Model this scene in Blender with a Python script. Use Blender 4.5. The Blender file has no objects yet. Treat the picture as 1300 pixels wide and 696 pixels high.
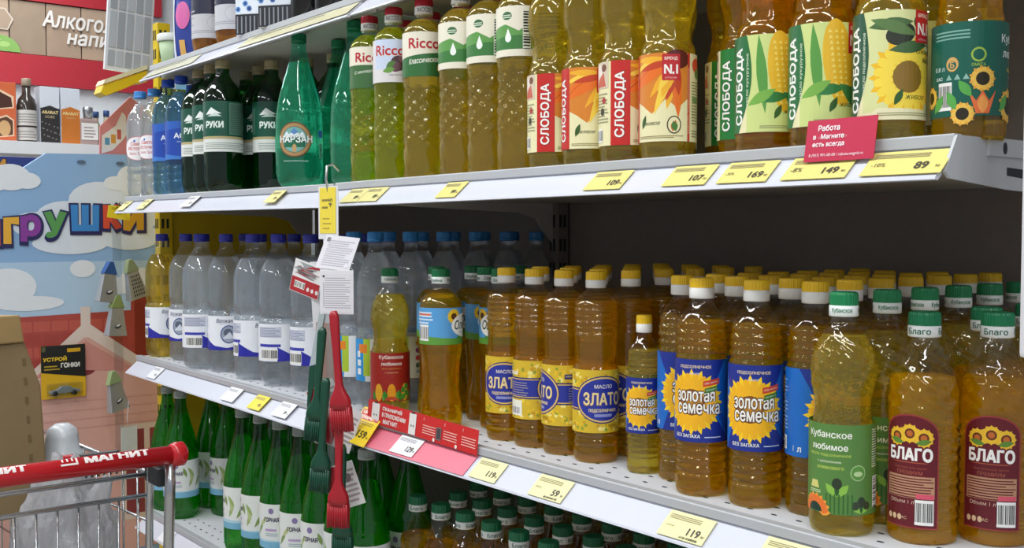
import bpy, bmesh, math, random
import numpy as np
from mathutils import Vector, Matrix
from mathutils.geometry import tessellate_polygon, delaunay_2d_cdt
PI = math.pi
sin, cos, R_ = math.sin, math.cos, math.radians
rnd = random.Random(7)
scene = bpy.context.scene
C = scene.collection

# ------------------------------------------------------------------ camera, world, lamps, exposure
cam_d = bpy.data.cameras.new('camera'); cam = bpy.data.objects.new('camera', cam_d); C.objects.link(cam)
cam.location = (0, 0, 1.4); cam.rotation_euler = (R_(87.75), 0, R_(51.4))
cam_d.sensor_width = 36.0; cam_d.lens = 36.0 * 1350 / 1300; cam_d.clip_start = 0.02; cam_d.clip_end = 60
scene.camera = cam
world = bpy.data.worlds.new('store_ambient'); scene.world = world; world.use_nodes = True
world.node_tree.nodes['Background'].inputs[0].default_value = (0.80, 0.86, 1.0, 1)
world.node_tree.nodes['Background'].inputs[1].default_value = 0.58
def strip_lamp(x, y, e, L=1.5, z=3.1):
    d = bpy.data.lights.new('strip_lamp', 'AREA'); d.shape = 'RECTANGLE'; d.size = L; d.size_y = 0.22
    d.energy = e; d.color = (0.95, 0.98, 1.0)
    o = bpy.data.objects.new('strip_lamp', d); C.objects.link(o); o.location = (x, y, z)
for lx in (-5.0, -3.1, -1.2, 0.7, 2.6):
    strip_lamp(lx, -0.15, 36)
for lx in (-4.2, -1.5, 1.2):
    strip_lamp(lx, -2.2, 28)
strip_lamp(-4.6, 1.2, 40)
vs = scene.view_settings
vs.view_transform = 'Standard'; vs.look = 'None'; vs.gamma = 1.0; vs.use_curve_mapping = False
vs.exposure = -0.30
scene.cycles.max_bounces = 20; scene.cycles.transmission_bounces = 20; scene.cycles.transparent_max_bounces = 40
scene.cycles.glossy_bounces = 6; scene.cycles.diffuse_bounces = 4
scene.cycles.sample_clamp_indirect = 6.0
scene.cycles.use_denoising = True

# ------------------------------------------------------------------ materials
def lin(h):
    h = h.lstrip('#'); o = []
    for i in (0, 2, 4):
        c = int(h[i:i+2], 16) / 255
        o.append(c / 12.92 if c <= 0.04045 else ((c + 0.055) / 1.055) ** 2.4)
    return (*o, 1)
_m = {}
def mat(name, col, rough=0.5, metal=0.0, var=0.06, scale=30, bump=0.0, spec=0.5):
    """principled surface whose colour and gloss vary a little by noise"""
    if name in _m: return _m[name]
    m = bpy.data.materials.new(name); m.use_nodes = True; _m[name] = m
    nt = m.node_tree; b = nt.nodes['Principled BSDF']
    c = lin(col)
    tc = nt.nodes.new('ShaderNodeTexCoord'); nz = nt.nodes.new('ShaderNodeTexNoise')
    nz.inputs['Scale'].default_value = scale; nz.inputs['Detail'].default_value = 3
    nt.links.new(tc.outputs['Object'], nz.inputs['Vector'])
    mx = nt.nodes.new('ShaderNodeMix'); mx.data_type = 'RGBA'
    mx.inputs[6].default_value = tuple(max(0, v * (1 - var)) for v in c[:3]) + (1,)
    mx.inputs[7].default_value = tuple(min(1, v * (1 + var)) for v in c[:3]) + (1,)
    nt.links.new(nz.outputs['Fac'], mx.inputs[0]); nt.links.new(mx.outputs[2], b.inputs['Base Color'])
    b.inputs['Roughness'].default_value = rough; b.inputs['Metallic'].default_value = metal
    b.inputs['Specular IOR Level'].default_value = spec
    if bump:
        bp = nt.nodes.new('ShaderNodeBump'); bp.inputs['Strength'].default_value = bump; bp.inputs['Distance'].default_value = 0.002
        nt.links.new(nz.outputs['Fac'], bp.inputs['Height']); nt.links.new(bp.outputs['Normal'], b.inputs['Normal'])
    return m
def ink(col, rough=0.38):
    return mat('print_' + col.lstrip('#'), col, rough, 0, 0.03, 60)
def pet(name, tint, rough=0.025, refl=1.0):
    """thin clear plastic wall: see-through with a grazing sheen"""
    if name in _m: return _m[name]
    m = bpy.data.materials.new(name); m.use_nodes = True; _m[name] = m
    nt = m.node_tree; n = nt.nodes; n.remove(n['Principled BSDF']); out = n['Material Output']
    tr = n.new('ShaderNodeBsdfTransparent'); tr.inputs[0].default_value = (*tint, 1)
    gl = n.new('ShaderNodeBsdfGlossy'); gl.inputs['Roughness'].default_value = rough
    gl.inputs['Color'].default_value = (1, 1, 1, 1)
    lw = n.new('ShaderNodeLayerWeight'); lw.inputs['Blend'].default_value = 0.5
    pw = n.new('ShaderNodeMath'); pw.operation = 'POWER'; pw.inputs[1].default_value = 3.0
    ml = n.new('ShaderNodeMath'); ml.operation = 'MULTIPLY_ADD'; ml.inputs[1].default_value = 0.18 * refl; ml.inputs[2].default_value = 0.045 * refl
    tc = n.new('ShaderNodeTexCoord'); nz = n.new('ShaderNodeTexNoise'); nz.inputs['Scale'].default_value = 30
    bp = n.new('ShaderNodeBump'); bp.inputs['Strength'].default_value = 0.14; bp.inputs['Distance'].default_value = 0.002
    mx = n.new('ShaderNodeMixShader'); L = nt.links.new
    L(tc.outputs['Object'], nz.inputs['Vector']); L(nz.outputs['Fac'], bp.inputs['Height'])
    L(bp.outputs['Normal'], gl.inputs['Normal'])
    L(lw.outputs['Facing'], pw.inputs[0]); L(pw.outputs[0], ml.inputs[0]); L(ml.outputs[0], mx.inputs[0])
    L(tr.outputs[0], mx.inputs[1]); L(gl.outputs[0], mx.inputs[2]); L(mx.outputs[0], out.inputs[0])
    return m
def liquid(name, col, ior=1.38, glow=0.16, thru=0.24, glow_col=None):
    """drink or oil: mostly clear and refracting, the glow of light through it put in as diffuse colour"""
    if name in _m: return _m[name]
    m = bpy.data.materials.new(name); m.use_nodes = True; _m[name] = m
    nt = m.node_tree; n = nt.nodes; n.remove(n['Principled BSDF']); out = n['Material Output']; L = nt.links.new
    g = n.new('ShaderNodeBsdfGlass'); g.inputs['Roughness'].default_value = 0; g.inputs['IOR'].default_value = ior
    t = n.new('ShaderNodeBsdfTransparent'); t.inputs[0].default_value = (*col, 1)
    h = n.new('ShaderNodeBsdfDiffuse'); h.inputs[0].default_value = (*(glow_col or col), 1)  # diffuse colour stands in for light glowing through the clear liquid
    tc = n.new('ShaderNodeTexCoord'); nz = n.new('ShaderNodeTexNoise'); nz.inputs['Scale'].default_value = 25
    mx = n.new('ShaderNodeMix'); mx.data_type = 'RGBA'
    mx.inputs[6].default_value = tuple(v * 0.93 for v in col) + (1,); mx.inputs[7].default_value = (*col, 1)
    L(tc.outputs['Object'], nz.inputs['Vector']); L(nz.outputs['Fac'], mx.inputs[0]); L(mx.outputs[2], g.inputs['Color'])
    m1 = n.new('ShaderNodeMixShader'); m1.inputs[0].default_value = thru; L(g.outputs[0], m1.inputs[1]); L(t.outputs[0], m1.inputs[2])
    m2 = n.new('ShaderNodeMixShader'); m2.inputs[0].default_value = glow; L(m1.outputs[0], m2.inputs[1]); L(h.outputs[0], m2.inputs[2])
    L(m2.outputs[0], out.inputs[0])
    return m

# ------------------------------------------------------------------ mesh builder
class MB:
    def __init__(s): s.v = []; s.f = []; s.m = []; s.s = []
    def add(s, vs, fs, m=0, smooth=False):
        o = len(s.v); s.v += [tuple(p) for p in vs]
        for f in fs: s.f.append([i + o for i in f]); s.m.append(m); s.s.append(smooth)
        return s
    def box(s, x0, x1, y0, y1, z0, z1, m=0):
        vs = [(x, y, z) for z in (z0, z1) for y in (y0, y1) for x in (x0, x1)]
        return s.add(vs, [(0, 2, 3, 1), (4, 5, 7, 6), (0, 1, 5, 4), (2, 6, 7, 3), (0, 4, 6, 2), (1, 3, 7, 5)], m)
    def prism(s, pts, a0, a1, axis='x', m=0):
        """extrude a 2-D outline along an axis; outline in the two other axes (y,z / x,z / x,y)"""
        n = len(pts)
        def P(p, a): return {'x': (a, p[0], p[1]), 'y': (p[0], a, p[1]), 'z': (p[0], p[1], a)}[axis]
        vs = [P(p, a0) for p in pts] + [P(p, a1) for p in pts]
        fs = [(i, (i + 1) % n, n + (i + 1) % n, n + i) for i in range(n)]
        tri = tessellate_polygon([[Vector((p[0], p[1], 0)) for p in pts]])
        fs += [tuple(t) for t in tri] + [tuple(n + i for i in reversed(t)) for t in tri]
        return s.add(vs, fs, m)
    def lathe(s, prof, seg=32, m=0, mod=None, smooth=True, bottom=True, top=True, ctr=(0, 0)):
        n = len(prof); vs = []
        for (r, z) in prof:
            for k in range(seg):
                th = 2 * PI * k / seg; q = r * (mod(z, th) if mod else 1)
                vs.append((ctr[0] + q * cos(th), ctr[1] + q * sin(th), z))
        fs = [(i * seg + k, i * seg + (k + 1) % seg, (i + 1) * seg + (k + 1) % seg, (i + 1) * seg + k) for i in range(n - 1) for k in range(seg)]
        if bottom: fs.append(tuple(reversed(range(seg))))
        if top: fs.append(tuple((n - 1) * seg + k for k in range(seg)))
        return s.add(vs, fs, m, smooth)
    def tube(s, pts, r, seg=8, m=0, rs=None):
        pts = [Vector(p) for p in pts]; n = len(pts); vs = []; prev = None
        for i, p in enumerate(pts):
            t = (pts[min(i + 1, n - 1)] - pts[max(i - 1, 0)]).normalized()
            if prev is None:
                a = Vector((0, 0, 1)) if abs(t.z) < 0.9 else Vector((1, 0, 0)); u = t.cross(a).normalized()
            else: u = (prev - t * prev.dot(t)).normalized()
            prev = u; w = t.cross(u); q = rs[i] if rs else r
            for k in range(seg):
                th = 2 * PI * k / seg; vs.append(p + u * q * cos(th) + w * q * sin(th))
        fs = [(i * seg + k, i * seg + (k + 1) % seg, (i + 1) * seg + (k + 1) % seg, (i + 1) * seg + k) for i in range(n - 1) for k in range(seg)]
        fs += [tuple(reversed(range(seg))), tuple((n - 1) * seg + k for k in range(seg))]
        return s.add(vs, fs, m, True)
    def mesh(s, name, mats, bevel=0):
        me = bpy.data.meshes.new(name); me.from_pydata(s.v, [], s.f)
        for mt in (mats if isinstance(mats, (list, tuple)) else [mats]): me.materials.append(mt)
        for p, mi, sm in zip(me.polygons, s.m, s.s): p.material_index = mi; p.use_smooth = sm
        bm = bmesh.new(); bm.from_mesh(me)
        bmesh.ops.recalc_face_normals(bm, faces=bm.faces)
        if bevel:
            bmesh.ops.bevel(bm, geom=[e for e in bm.edges if len(e.link_faces) == 2 and e.calc_face_angle(0) > 0.5], offset=bevel, segments=2, affect='EDGES', profile=0.6)
        bm.to_mesh(me); bm.free(); me.update()
        return me
    def build(s, name, mats, parent=None, loc=(0, 0, 0), rot=(0, 0, 0), bevel=0):
        return link(name, s.mesh(name, mats, bevel), parent, loc, rot)
def link(name, me, parent=None, loc=(0, 0, 0), rot=(0, 0, 0)):
    o = bpy.data.objects.new(name, me); C.objects.link(o); o.parent = parent; o.location = loc; o.rotation_euler = rot
    return o
def tag(o, label=None, cat=None, group=None, kind=None):
    if label: o['label'] = label
    if cat: o['category'] = cat
    if group: o['group'] = group
    if kind: o['kind'] = kind
    return o
def thing(name, label, cat, loc=(0, 0, 0), rot=(0, 0, 0), group=None):
    return tag(link(name, None, None, loc, rot), label, cat, group)

# ------------------------------------------------------------------ flat print: shapes and lettering, later bent round a bottle or laid on a card
_txt = {}
def text_mesh(s, bold, shear):
    """lettering as triangles: outlines triangulated, kept where the winding number is not zero"""
    k = (s, bold, shear)
    if k in _txt: return _txt[k]
    cu = bpy.data.curves.new('lettering', 'FONT'); cu.body = s; cu.resolution_u = 3; cu.shear = shear; cu.size = 1; cu.fill_mode = 'NONE'
    o = bpy.data.objects.new('lettering', cu); C.objects.link(o)
    dg = bpy.context.evaluated_depsgraph_get(); ev = o.evaluated_get(dg); me = ev.to_mesh()
    co = [(v.co.x, v.co.y) for v in me.vertices]; ed = [tuple(e.vertices) for e in me.edges]
    ev.to_mesh_clear(); bpy.data.objects.remove(o); bpy.data.curves.remove(cu)
    nxt = {}
    for a, b in ed:
        if b == a + 1 and a not in nxt: nxt[a] = b
        elif a == b + 1 and b not in nxt: nxt[b] = a
        else: nxt[max(a, b)] = min(a, b)
    if bold:
        P = np.array(co); prv = {b: a for a, b in nxt.items()}; ar = sum(P[a][0] * P[b][1] - P[b][0] * P[a][1] for a, b in nxt.items()); sg = 1 if ar > 0 else -1
        bw = bold if s.upper() == s else bold * .75
        for i in range(len(co)):
            t = P[nxt[i]] - P[prv[i]]; L = np.hypot(*t) or 1; co[i] = (P[i][0] + sg * bw * t[1] / L, P[i][1] - sg * bw * t[0] / L)
    A = np.array([co[i] for i in nxt]); B = np.array([co[j] for j in nxt.values()])
    vs, _, fs, _, _, _ = delaunay_2d_cdt([Vector(p) for p in co], ed, [], 0, 1e-6)
    V = np.array([(v.x, v.y) for v in vs]); F = [tuple(f) for f in fs]
    cen = np.array([V[list(f)].mean(0) for f in F])
    px, py = cen[:, 0][:, None], cen[:, 1][:, None]
    left = (B[:, 0] - A[:, 0]) * (py - A[:, 1]) - (px - A[:, 0]) * (B[:, 1] - A[:, 1])
    w = (((A[:, 1] <= py) & (B[:, 1] > py) & (left > 0)).astype(int) - ((A[:, 1] > py) & (B[:, 1] <= py) & (left < 0)).astype(int)).sum(1)
    fs = [f for f, q in zip(F, w) if q != 0]
    x0, y0 = V.min(0); x1, y1 = V.max(0)
    _txt[k] = ([((x - x0) / max(x1 - x0, 1e-6), (y - y0) / max(y1 - y0, 1e-6)) for x, y in V.tolist()], fs, (x1 - x0) / max(y1 - y0, 1e-6))
    return _txt[k]
class Art:
    def __init__(s): s.sh = []; s.mats = []; s.n = 0
    def _m(s, col):
        mt = ink(col) if isinstance(col, str) else col
        if mt not in s.mats: s.mats.append(mt)
        return s.mats.index(mt)
    def poly(s, pts, col):
        tri = tessellate_polygon([[Vector((p[0], p[1], 0)) for p in pts]])
        s.sh.append((list(pts), [tuple(t) for t in tri], s._m(col), s.n)); s.n += 1; return s
    def rect(s, u0, u1, v0, v1, col): return s.poly([(u0, v0), (u1, v0), (u1, v1), (u0, v1)], col)
    def ell(s, cu, cv, a, b, col, n=20, rot=0, a0=0, a1=2 * PI):
        full = abs(a1 - a0 - 2 * PI) < 1e-6; pts = []
        for k in range(n if full else n + 1):
            t = a0 + (a1 - a0) * k / n; x = a * cos(t); y = b * sin(t)
            pts.append((cu + x * cos(rot) - y * sin(rot), cv + x * sin(rot) + y * cos(rot)))
        return s.poly(pts, col)
    def leaf(s, u, v, L, w, ang, col, n=6):
        pts = [(L * k / n, w * sin(PI * k / n)) for k in range(n + 1)] + [(L * k / n, -w * sin(PI * k / n)) for k in range(n - 1, 0, -1)]
        return s.poly([(u + x * cos(ang) - y * sin(ang), v + x * sin(ang) + y * cos(ang)) for x, y in pts], col)
    def many(s, shapes, col):
        """several outlines of one colour in one layer"""
        n = s.n
        for i, p in enumerate(shapes): s.n = n + .9 * i / len(shapes); s.poly(p, col)
        s.n = n + 1
        return s
    def flower(s, u, v, r, petal, core, n=12, a0=0, a1=2 * PI, rc=0.42, petal2=None):
        for j in range(2):
            ls = []
            for k in range(n):
                a = a0 + (a1 - a0) * (k + 0.5 * j) / n; w = r * min(.19, 2.3 / n)
                ls.append([(u + x * cos(a) - y * sin(a), v + x * sin(a) + y * cos(a)) for x, y in ((r * .3, 0), (r * .55, w), (r * .8, w * .8), (r * (1 - .12 * j), 0), (r * .8, -w * .8), (r * .55, -w))])
            s.many(ls, petal if j == 0 or not petal2 else petal2)
        return s.ell(u, v, r * rc, r * rc, core, 16, 0, a0, a1)
    def bars(s, u0, u1, v0, v1, col='#202020', bg='#f2f0ea', vert=False, n=14):
        if bg: s.rect(u0, u1, v0, v1, bg)
        q = random.Random(int((u0 + 1) * 1e5)); du = (u1 - u0) / n; ls = []
        for k in range(n):
            if vert:
                dv = (v1 - v0) / n; a = v0 + k * dv; b = a + dv * q.choice((.3, .5, .7)); ls.append([(u0 + du, a), (u1 - du, a), (u1 - du, b), (u0 + du, b)])
            else:
                a = u0 + k * du; b = a + du * q.choice((.3, .5, .7)); h = (v1 - v0) * .12; ls.append([(a, v0 + h), (b, v0 + h), (b, v1 - h), (a, v1 - h)])
        return s.many(ls, col)
    def lines(s, u0, u1, v0, v1, col, n=5, fill=.45):
        q = random.Random(int((v0 + 1) * 1e5) + n); ls = []; dv = (v1 - v0) / n
        for k in range(n):
            a = v1 - (k + 1) * dv; e = u1 - (u1 - u0) * q.choice((0, 0, .05, .2)); ls.append([(u0, a), (e, a), (e, a + dv * fill), (u0, a + dv * fill)])
        return s.many(ls, col)
    def text(s, t, cu, cv, col, w=None, h=None, bold=0.0, shear=0.0, ang=0.0, arch=0.0):
        vs, fs, asp = text_mesh(t, bold, shear)
        if w is None: w = h * asp
        if h is None: h = w / asp
        ca, sa = cos(ang), sin(ang); out = []
        for x, y in vs:
            x = (x - .5) * w; y = (y - .5) * h + arch * (1 - (2 * x / w) ** 2)
            out.append((cu + x * ca - y * sa, cv + x * sa + y * ca))
        s.sh.append((out, fs, s._m(col), s.n)); s.n += 1; return s
    def mesh(s, name, fn, cuts_u=(), cuts_v=(), step=0.00001):
        """fn(u, v, lift) -> point"""
        bm = bmesh.new()
        for pts, fs, mi, lay in s.sh:
            vv = [bm.verts.new((p[0], p[1], lay)) for p in pts]
            for f in fs:
                try: fc = bm.faces.new([vv[i] for i in f]); fc.material_index = mi
                except ValueError: pass
        for c in cuts_u: bmesh.ops.bisect_plane(bm, geom=bm.verts[:] + bm.edges[:] + bm.faces[:], plane_co=(c, 0, 0), plane_no=(1, 0, 0))
        for c in cuts_v: bmesh.ops.bisect_plane(bm, geom=bm.verts[:] + bm.edges[:] + bm.faces[:], plane_co=(0, c, 0), plane_no=(0, 1, 0))
        bm.normal_update()
        for f in bm.faces:
            if f.normal.z < 0: f.normal_flip()
        for v in bm.verts: v.co = fn(v.co.x, v.co.y, v.co.z * step)
        me = bpy.data.meshes.new(name); bm.to_mesh(me); bm.free()
        for m in s.mats: me.materials.append(m)
        return me
def wrap(R, z0=0.0, gap=0.0003, deg=8):
    """print bent round an upright cylinder, its middle facing -y; straight between the fold lines of ucuts"""
    st = R * R_(deg)
    def fn(u, v, l):
        k = math.floor(u / st + 1e-6); t = u / st - k; q = R + gap + l; a0, a1 = k * R_(deg), (k + 1) * R_(deg)
        return Vector((q * (sin(a0) * (1 - t) + sin(a1) * t), -q * (cos(a0) * (1 - t) + cos(a1) * t), z0 + v))
    return fn
def ucuts(R, W, deg=8):
    st = R * R_(deg); n = int(W / 2 / st) + 1; return [k * st for k in range(-n, n + 1)]
def flat_x(x0): return lambda u, v, l: Vector((x0 + l, u, v))           # on a plane facing +x, u = y, v = z
def flat(u, v, l): return Vector((u, -l, v))                               # card in local x/z, facing -y

# ------------------------------------------------------------------ bottles
def pchip(pts):
    xs = [p[0] for p in pts]; ys = [p[1] for p in pts]; n = len(xs)
    d = [(ys[i + 1] - ys[i]) / (xs[i + 1] - xs[i]) for i in range(n - 1)]; t = [0.0] * n
    for i in range(1, n - 1):
        t[i] = 0 if d[i - 1] * d[i] <= 0 else 2 * d[i - 1] * d[i] / (d[i - 1] + d[i])
    t[0] = d[0]; t[-1] = d[-1]
    def f(x):
        if x <= xs[0]: return ys[0]
        if x >= xs[-1]: return ys[-1]
        i = max(k for k in range(n - 1) if xs[k] <= x); h = xs[i + 1] - xs[i]; s = (x - xs[i]) / h
        return (ys[i] * (1 + 2 * s) * (1 - s) ** 2 + t[i] * h * s * (1 - s) ** 2 + ys[i + 1] * s * s * (3 - 2 * s) + t[i + 1] * h * s * s * (s - 1))
    return f
KIND = {}
def bottle_kind(key, H, R, ctrl, fill, shell, liq, cap, ribs=(), mod=None, labels=(), seg=48, n=128, liq_name='oil', petal=False, back_label=None):
    """ctrl: (height fraction up to the cap, radius fraction).  cap: (height, radius, top colour, band colour, band share, band text)"""
    ch, cr, ctop, cband, share, ctext = cap
    Hb = H - ch * 0.92; f = pchip(ctrl)
    def rad(z):
        q = f(z / Hb) * R
        for (z0, z1, k, a) in ribs:
            if z0 <= z <= z1: q *= 1 - a * (0.5 - 0.5 * cos(2 * PI * k * (z - z0) / (z1 - z0)))
        return q
    def md(z, th):
        q = mod(z, th) if mod else 1.0
        if petal and z < 0.028: q *= 1 + 0.07 * (1 - z / 0.028) * (cos(5 * th) - 1.0)
        return q
    zs = [Hb * (k / n) for k in range(n + 1)]
    prof = [(R * 0.02, 0.006), (rad(0) * 0.80, 0.0035), (rad(0) * 0.93, 0.0)] + [(rad(z), z) for z in zs[1:]]
    body = MB().lathe(prof, seg, 0, md, True, True, False).mesh('bottle_body', shell)
    zl = [z for z in zs[1:] if z < fill] + [fill]
    lp = [(R * 0.02, 0.0075), (rad(0) * 0.80, 0.005), (rad(0) * 0.93 - 0.001, 0.0016)] + [(max(rad(z) - 0.0012, 0.003), z) for z in zl] + [(max(rad(fill) - 0.003, 0.002), fill + 0.0004)]
    oil = MB().lathe(lp, seg, 0, md, True, True, True).mesh('bottle_' + liq_name, liq)
    parts = [('body', body), (liq_name, oil)]
    cs = 36; zb = H - ch; zt = zb + ch * share
    c = MB()
    knurl = lambda z, th: 1 + (0.018 * (1 if int(th * cs * 2 / PI / 2) % 2 else -1) if z > zt + 0.0005 else 0)
    c.lathe([(cr * 1.0, zt), (cr, zt + ch * 0.06), (cr * 0.985, H - ch * 0.12), (cr * 0.93, H - ch * 0.03), (cr * 0.8, H)], cs * 2, 0, knurl, False)
    parts.append(('cap', c.mesh('bottle_cap', mat('cap_' + ctop, ctop, 0.35, 0, 0.04))))
    b = MB().lathe([(cr * 0.97, zb - 0.0005), (cr * 1.03, zb + 0.0005), (cr * 1.03, zt - 0.0008), (cr * 0.98, zt)], 36, 0, None, True)
    parts.append(('cap_band', b.mesh('bottle_cap_band', mat('cap_' + cband, cband, 0.35, 0, 0.04))))
    if ctext:
        a = Art(); w = cr * 1.9
        for k in range(3): a.text(ctext[0], (k - 1) * 2.1 * cr, 0, ctext[1], w=w * .8, h=(zt - zb) * .55, bold=.02)
        parts.append(('lettering', a.mesh('cap_lettering', wrap(cr * 1.03, (zt + zb) / 2, 0.0003), ucuts(cr, 6.4 * cr))))
    for (nm, art, z0, rr, W) in labels:
        parts.append((nm, art.mesh('bottle_' + nm, wrap(rr * R, z0), ucuts(rr * R, W))))
    KIND[key] = parts
def put(key, name, x, y, z, turn, label, cat='bottle', group=None):
    """one bottle standing at x, y; turn = degrees its label is swung from facing a shopper two steps along the aisle"""
    o = thing(name, label, cat, (x, y, z), (0, 0, math.atan2(-y, -x) + PI / 2 + R_(turn)), group)
    for nm, me in KIND[key]: link(nm, me, o)
    return o

clear = pet('clear_pet', (0.96, 0.97, 0.97))
green_pet = pet('green_pet', (0.20, 0.72, 0.24)); dgreen_pet = pet('dark_green_pet', (0.14, 0.44, 0.17))
teal_pet = pet('teal_pet', (0.34, 0.88, 0.72)); blue_pet = pet('blue_tint_pet', (0.60, 0.84, 0.97))
oil_amber = liquid('amber_oil', (1.0, 0.80, 0.10), glow_col=(1.0, .54, .0), glow=.09); oil_gold = liquid('golden_oil', (1.0, 0.78, 0.03), glow_col=(1.0, .55, .0), glow=.17)
oil_pale = liquid('pale_oil', (1.0, 0.91, 0.30), glow_col=(1.0, .72, .06), glow=.10); oil_olive = liquid('olive_oil', (1.0, 0.90, 0.30), glow_col=(1.0, .70, .06), glow=.095)
oil_green = liquid('green_oil', (0.93, 0.95, 0.20), glow_col=(.78, .76, .0), glow=.11); oil_corn = liquid('corn_oil', (0.98, 0.70, 0.10), glow_col=(.95, .48, .0), glow=.09)
water = liquid('still_water', (0.98, 0.99, 1.0), 1.33, .12, .45, (.86, .90, .94)); lemonade = liquid('pale_lemonade', (0.97, 0.89, 0.38), 1.33, .10, .4, (.85, .66, .1))
water_green = liquid('water_in_green', (0.60, 0.97, 0.50), 1.33, .20, .4, (.06, .60, .06)); water_dgreen = liquid('water_in_dark_green', (0.50, 0.84, 0.54), 1.33, .07, .4, (.05, .32, .08))
water_teal = liquid('water_in_teal', (0.70, 0.99, 0.92), 1.33, .12, .4, (.18, .88, .66)); water_blue = liquid('water_in_blue', (0.82, 0.94, 0.99), 1.33, .05, .4)
beer = liquid('amber_drink', (0.96, 0.56, 0.14), 1.34, .12, .34, (.85, .36, .02))

# --- gold sunflower oil with blue oval
def art_zlato():
    a = Art(); h = .088; W = .202; q = random.Random(3)
    a.rect(-W / 2, W / 2, 0, h, '#d8b52c')
    for col in ('#f3d640', '#c9971e', '#f6e68a', '#8a9a2c', '#e9c024'):
        ls = []
        for k in range(46):
            u = q.uniform(-W / 2 + .006, W / 2 - .006); v = q.choice((q.uniform(.004, .034), q.uniform(.058, h - .005))); r = q.uniform(.0025, .0055); t = q.uniform(0, 3)
            ls.append([(u + r * (1 if i % 2 else .45) * cos(t + i * PI / 5), max(0, min(h, v + r * (1 if i % 2 else .45) * sin(t + i * PI / 5)))) for i in range(10)])
        a.many(ls, col)
    a.rect(-W / 2, W / 2, .0305, .0625, '#20246f').rect(-W / 2, W / 2, .0325, .0605, '#d9b45c').rect(-W / 2, W / 2, .034, .059, '#2a3596')
    a.ell(0, .0465, .041, .0335, '#20246f', 30).ell(0, .0465, .0395, .0318, '#e0bb66', 30).ell(0, .0465, .0372, .0295, '#2a3596', 30)
    a.text('МАСЛО', 0, .065, '#efe6d6', w=.026, bold=.01).text('ЗЛАТО', 0, .047, '#8c6a24', w=.059, h=.0195, bold=.05).text('ЗЛАТО', 0, .0476, '#f0d79a', w=.058, h=.0185, bold=.03)
    a.text('подсолнечное', 0, .031, '#f0d79a', w=.042, h=.0058, bold=.03).rect(-.013, .013, .0225, .0265, '#8f95c9').text('1 литр', .012, .010, '#6b4a10', w=.018)
    for s in (-1, 1):
        a.lines(s * .073 - .019, s * .073 + .019, .0355, .0575, '#a79a8c', 6, .3)
        a.rect(s * .085 - .013, s * .085 + .013, .066, .071, '#f1ead0').text('подсолнечное', s * .085, .0685, '#4a3a18', w=.02)
        a.rect(s * .078 - .014, s * .078 + .014, .005, .028, '#f0eeda').bars(s * .078 - .012, s * .078 + .011, .006, .019)
    a.rect(.048, .070, .068, .075, '#20246f').text('вкусное', .059, .0715, '#e8d9a0', w=.018)
    return a
bottle_kind('zlato', .268, .0328, [(0, .88), (.03, .98), (.08, 1), (.14, .985), (.17, 1), (.53, 1), (.545, .96), (.60, .93), (.68, .93), (.72, .985), (.88, .985), (.93, .80), (.965, .50), (.985, .40), (1, .40)], .226, clear, oil_amber,
    (.023, .0142, '#f2c318', '#f3f1ec', .48, None), ribs=[(.180, .222, 5, .075), (.016, .042, 2, .05)], mod=lambda z, th: 1 - (0.02 * (0.5 + 0.5 * cos(14 * th)) if .135 < z < .182 else 0), labels=[('label', art_zlato(), .0435, 1.0, .202)])

# --- sunflower seed oil, blue label
def art_semechka(k=1.0):
    a = Art(); h = .101 * k; W = .200 * k
    a.rect(-W / 2, W / 2, 0, h, '#1668c0')
    a.poly([(-.04 * k, 0), (.05 * k, 0), (.012 * k, .05 * k), (.04 * k, h), (-.05 * k, h), (-.02 * k, .05 * k)], '#1a2f8c')
    a.poly([(.05 * k, 0), (.075 * k, 0), (.015 * k, .055 * k)], '#164fa8')
    a.flower(-.004 * k, .049 * k, .041 * k, '#fbcf1c', '#8a5316', 20, petal2='#f4b41a', rc=.40).ell(-.004 * k, .049 * k, .013 * k, .013 * k, '#c08422')
    for t, u, v, w in (('золотая', .0, .056, .05), ('семечка', .004, .041, .056)):
        a.text(t, u * k, v * k, '#4a2210', w=w * 1.04 * k, h=.0155 * k, bold=.11).text(t, u * k, v * k, '#f6f2ea', w=w * k, h=.013 * k, bold=.03)
    a.text('ПОДСОЛНЕЧНОЕ', 0, .092 * k, '#f1d9b0', w=.040 * k, bold=.02).text('масло', 0, .084 * k, '#d9dff0', w=.012 * k)
    a.poly([(.010 * k, .068 * k), (.031 * k, .072 * k), (.031 * k, .079 * k), (.010 * k, .075 * k)], '#d4482a').poly([(.012 * k, .060 * k), (.029 * k, .064 * k), (.029 * k, .070 * k), (.012 * k, .066 * k)], '#3f7a2c')
    a.text('100% чистое', .0205 * k, .0735 * k, '#f6ead0', w=.017 * k, ang=.19).text('витамин Е', .0205 * k, .0652 * k, '#e6f0d0', w=.014 * k, ang=.2)
    a.text('БЕЗ ЗАПАХА', -.010 * k, .0075 * k, '#f0efe6', w=.034 * k, bold=.02).lines(.012 * k, .034 * k, .006 * k, .0085 * k, '#cfd8ee', 1)
    a.text('1 л', -.052 * k, .009 * k, '#f0efe6', h=.007 * k, bold=.03)
    for s in (-1, 1):
        a.lines(s * .082 * k - .014 * k, s * .082 * k + .014 * k, .03 * k, .09 * k, '#9db8e0', 14, .35)
        a.bars(s * .08 * k - .01 * k, s * .08 * k + .01 * k, .006 * k, .022 * k)
    return a
sem_ctrl = [(0, .90), (.02, .98), (.06, 1), (.62, 1), (.65, .99), (.68, 1), (.80, .985), (.86, .92), (.91, .74), (.95, .52), (.975, .43), (1, .43)]
bottle_kind('semechka', .267, .0322, sem_ctrl, .215, clear, oil_amber, (.025, .0150, '#f2c318', '#f3f1ec', .52, None), ribs=[(.024, .066, 4, .06), (.170, .210, 4, .06)], labels=[('label', art_semechka(), .0675, 1.0, .2)])
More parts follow.
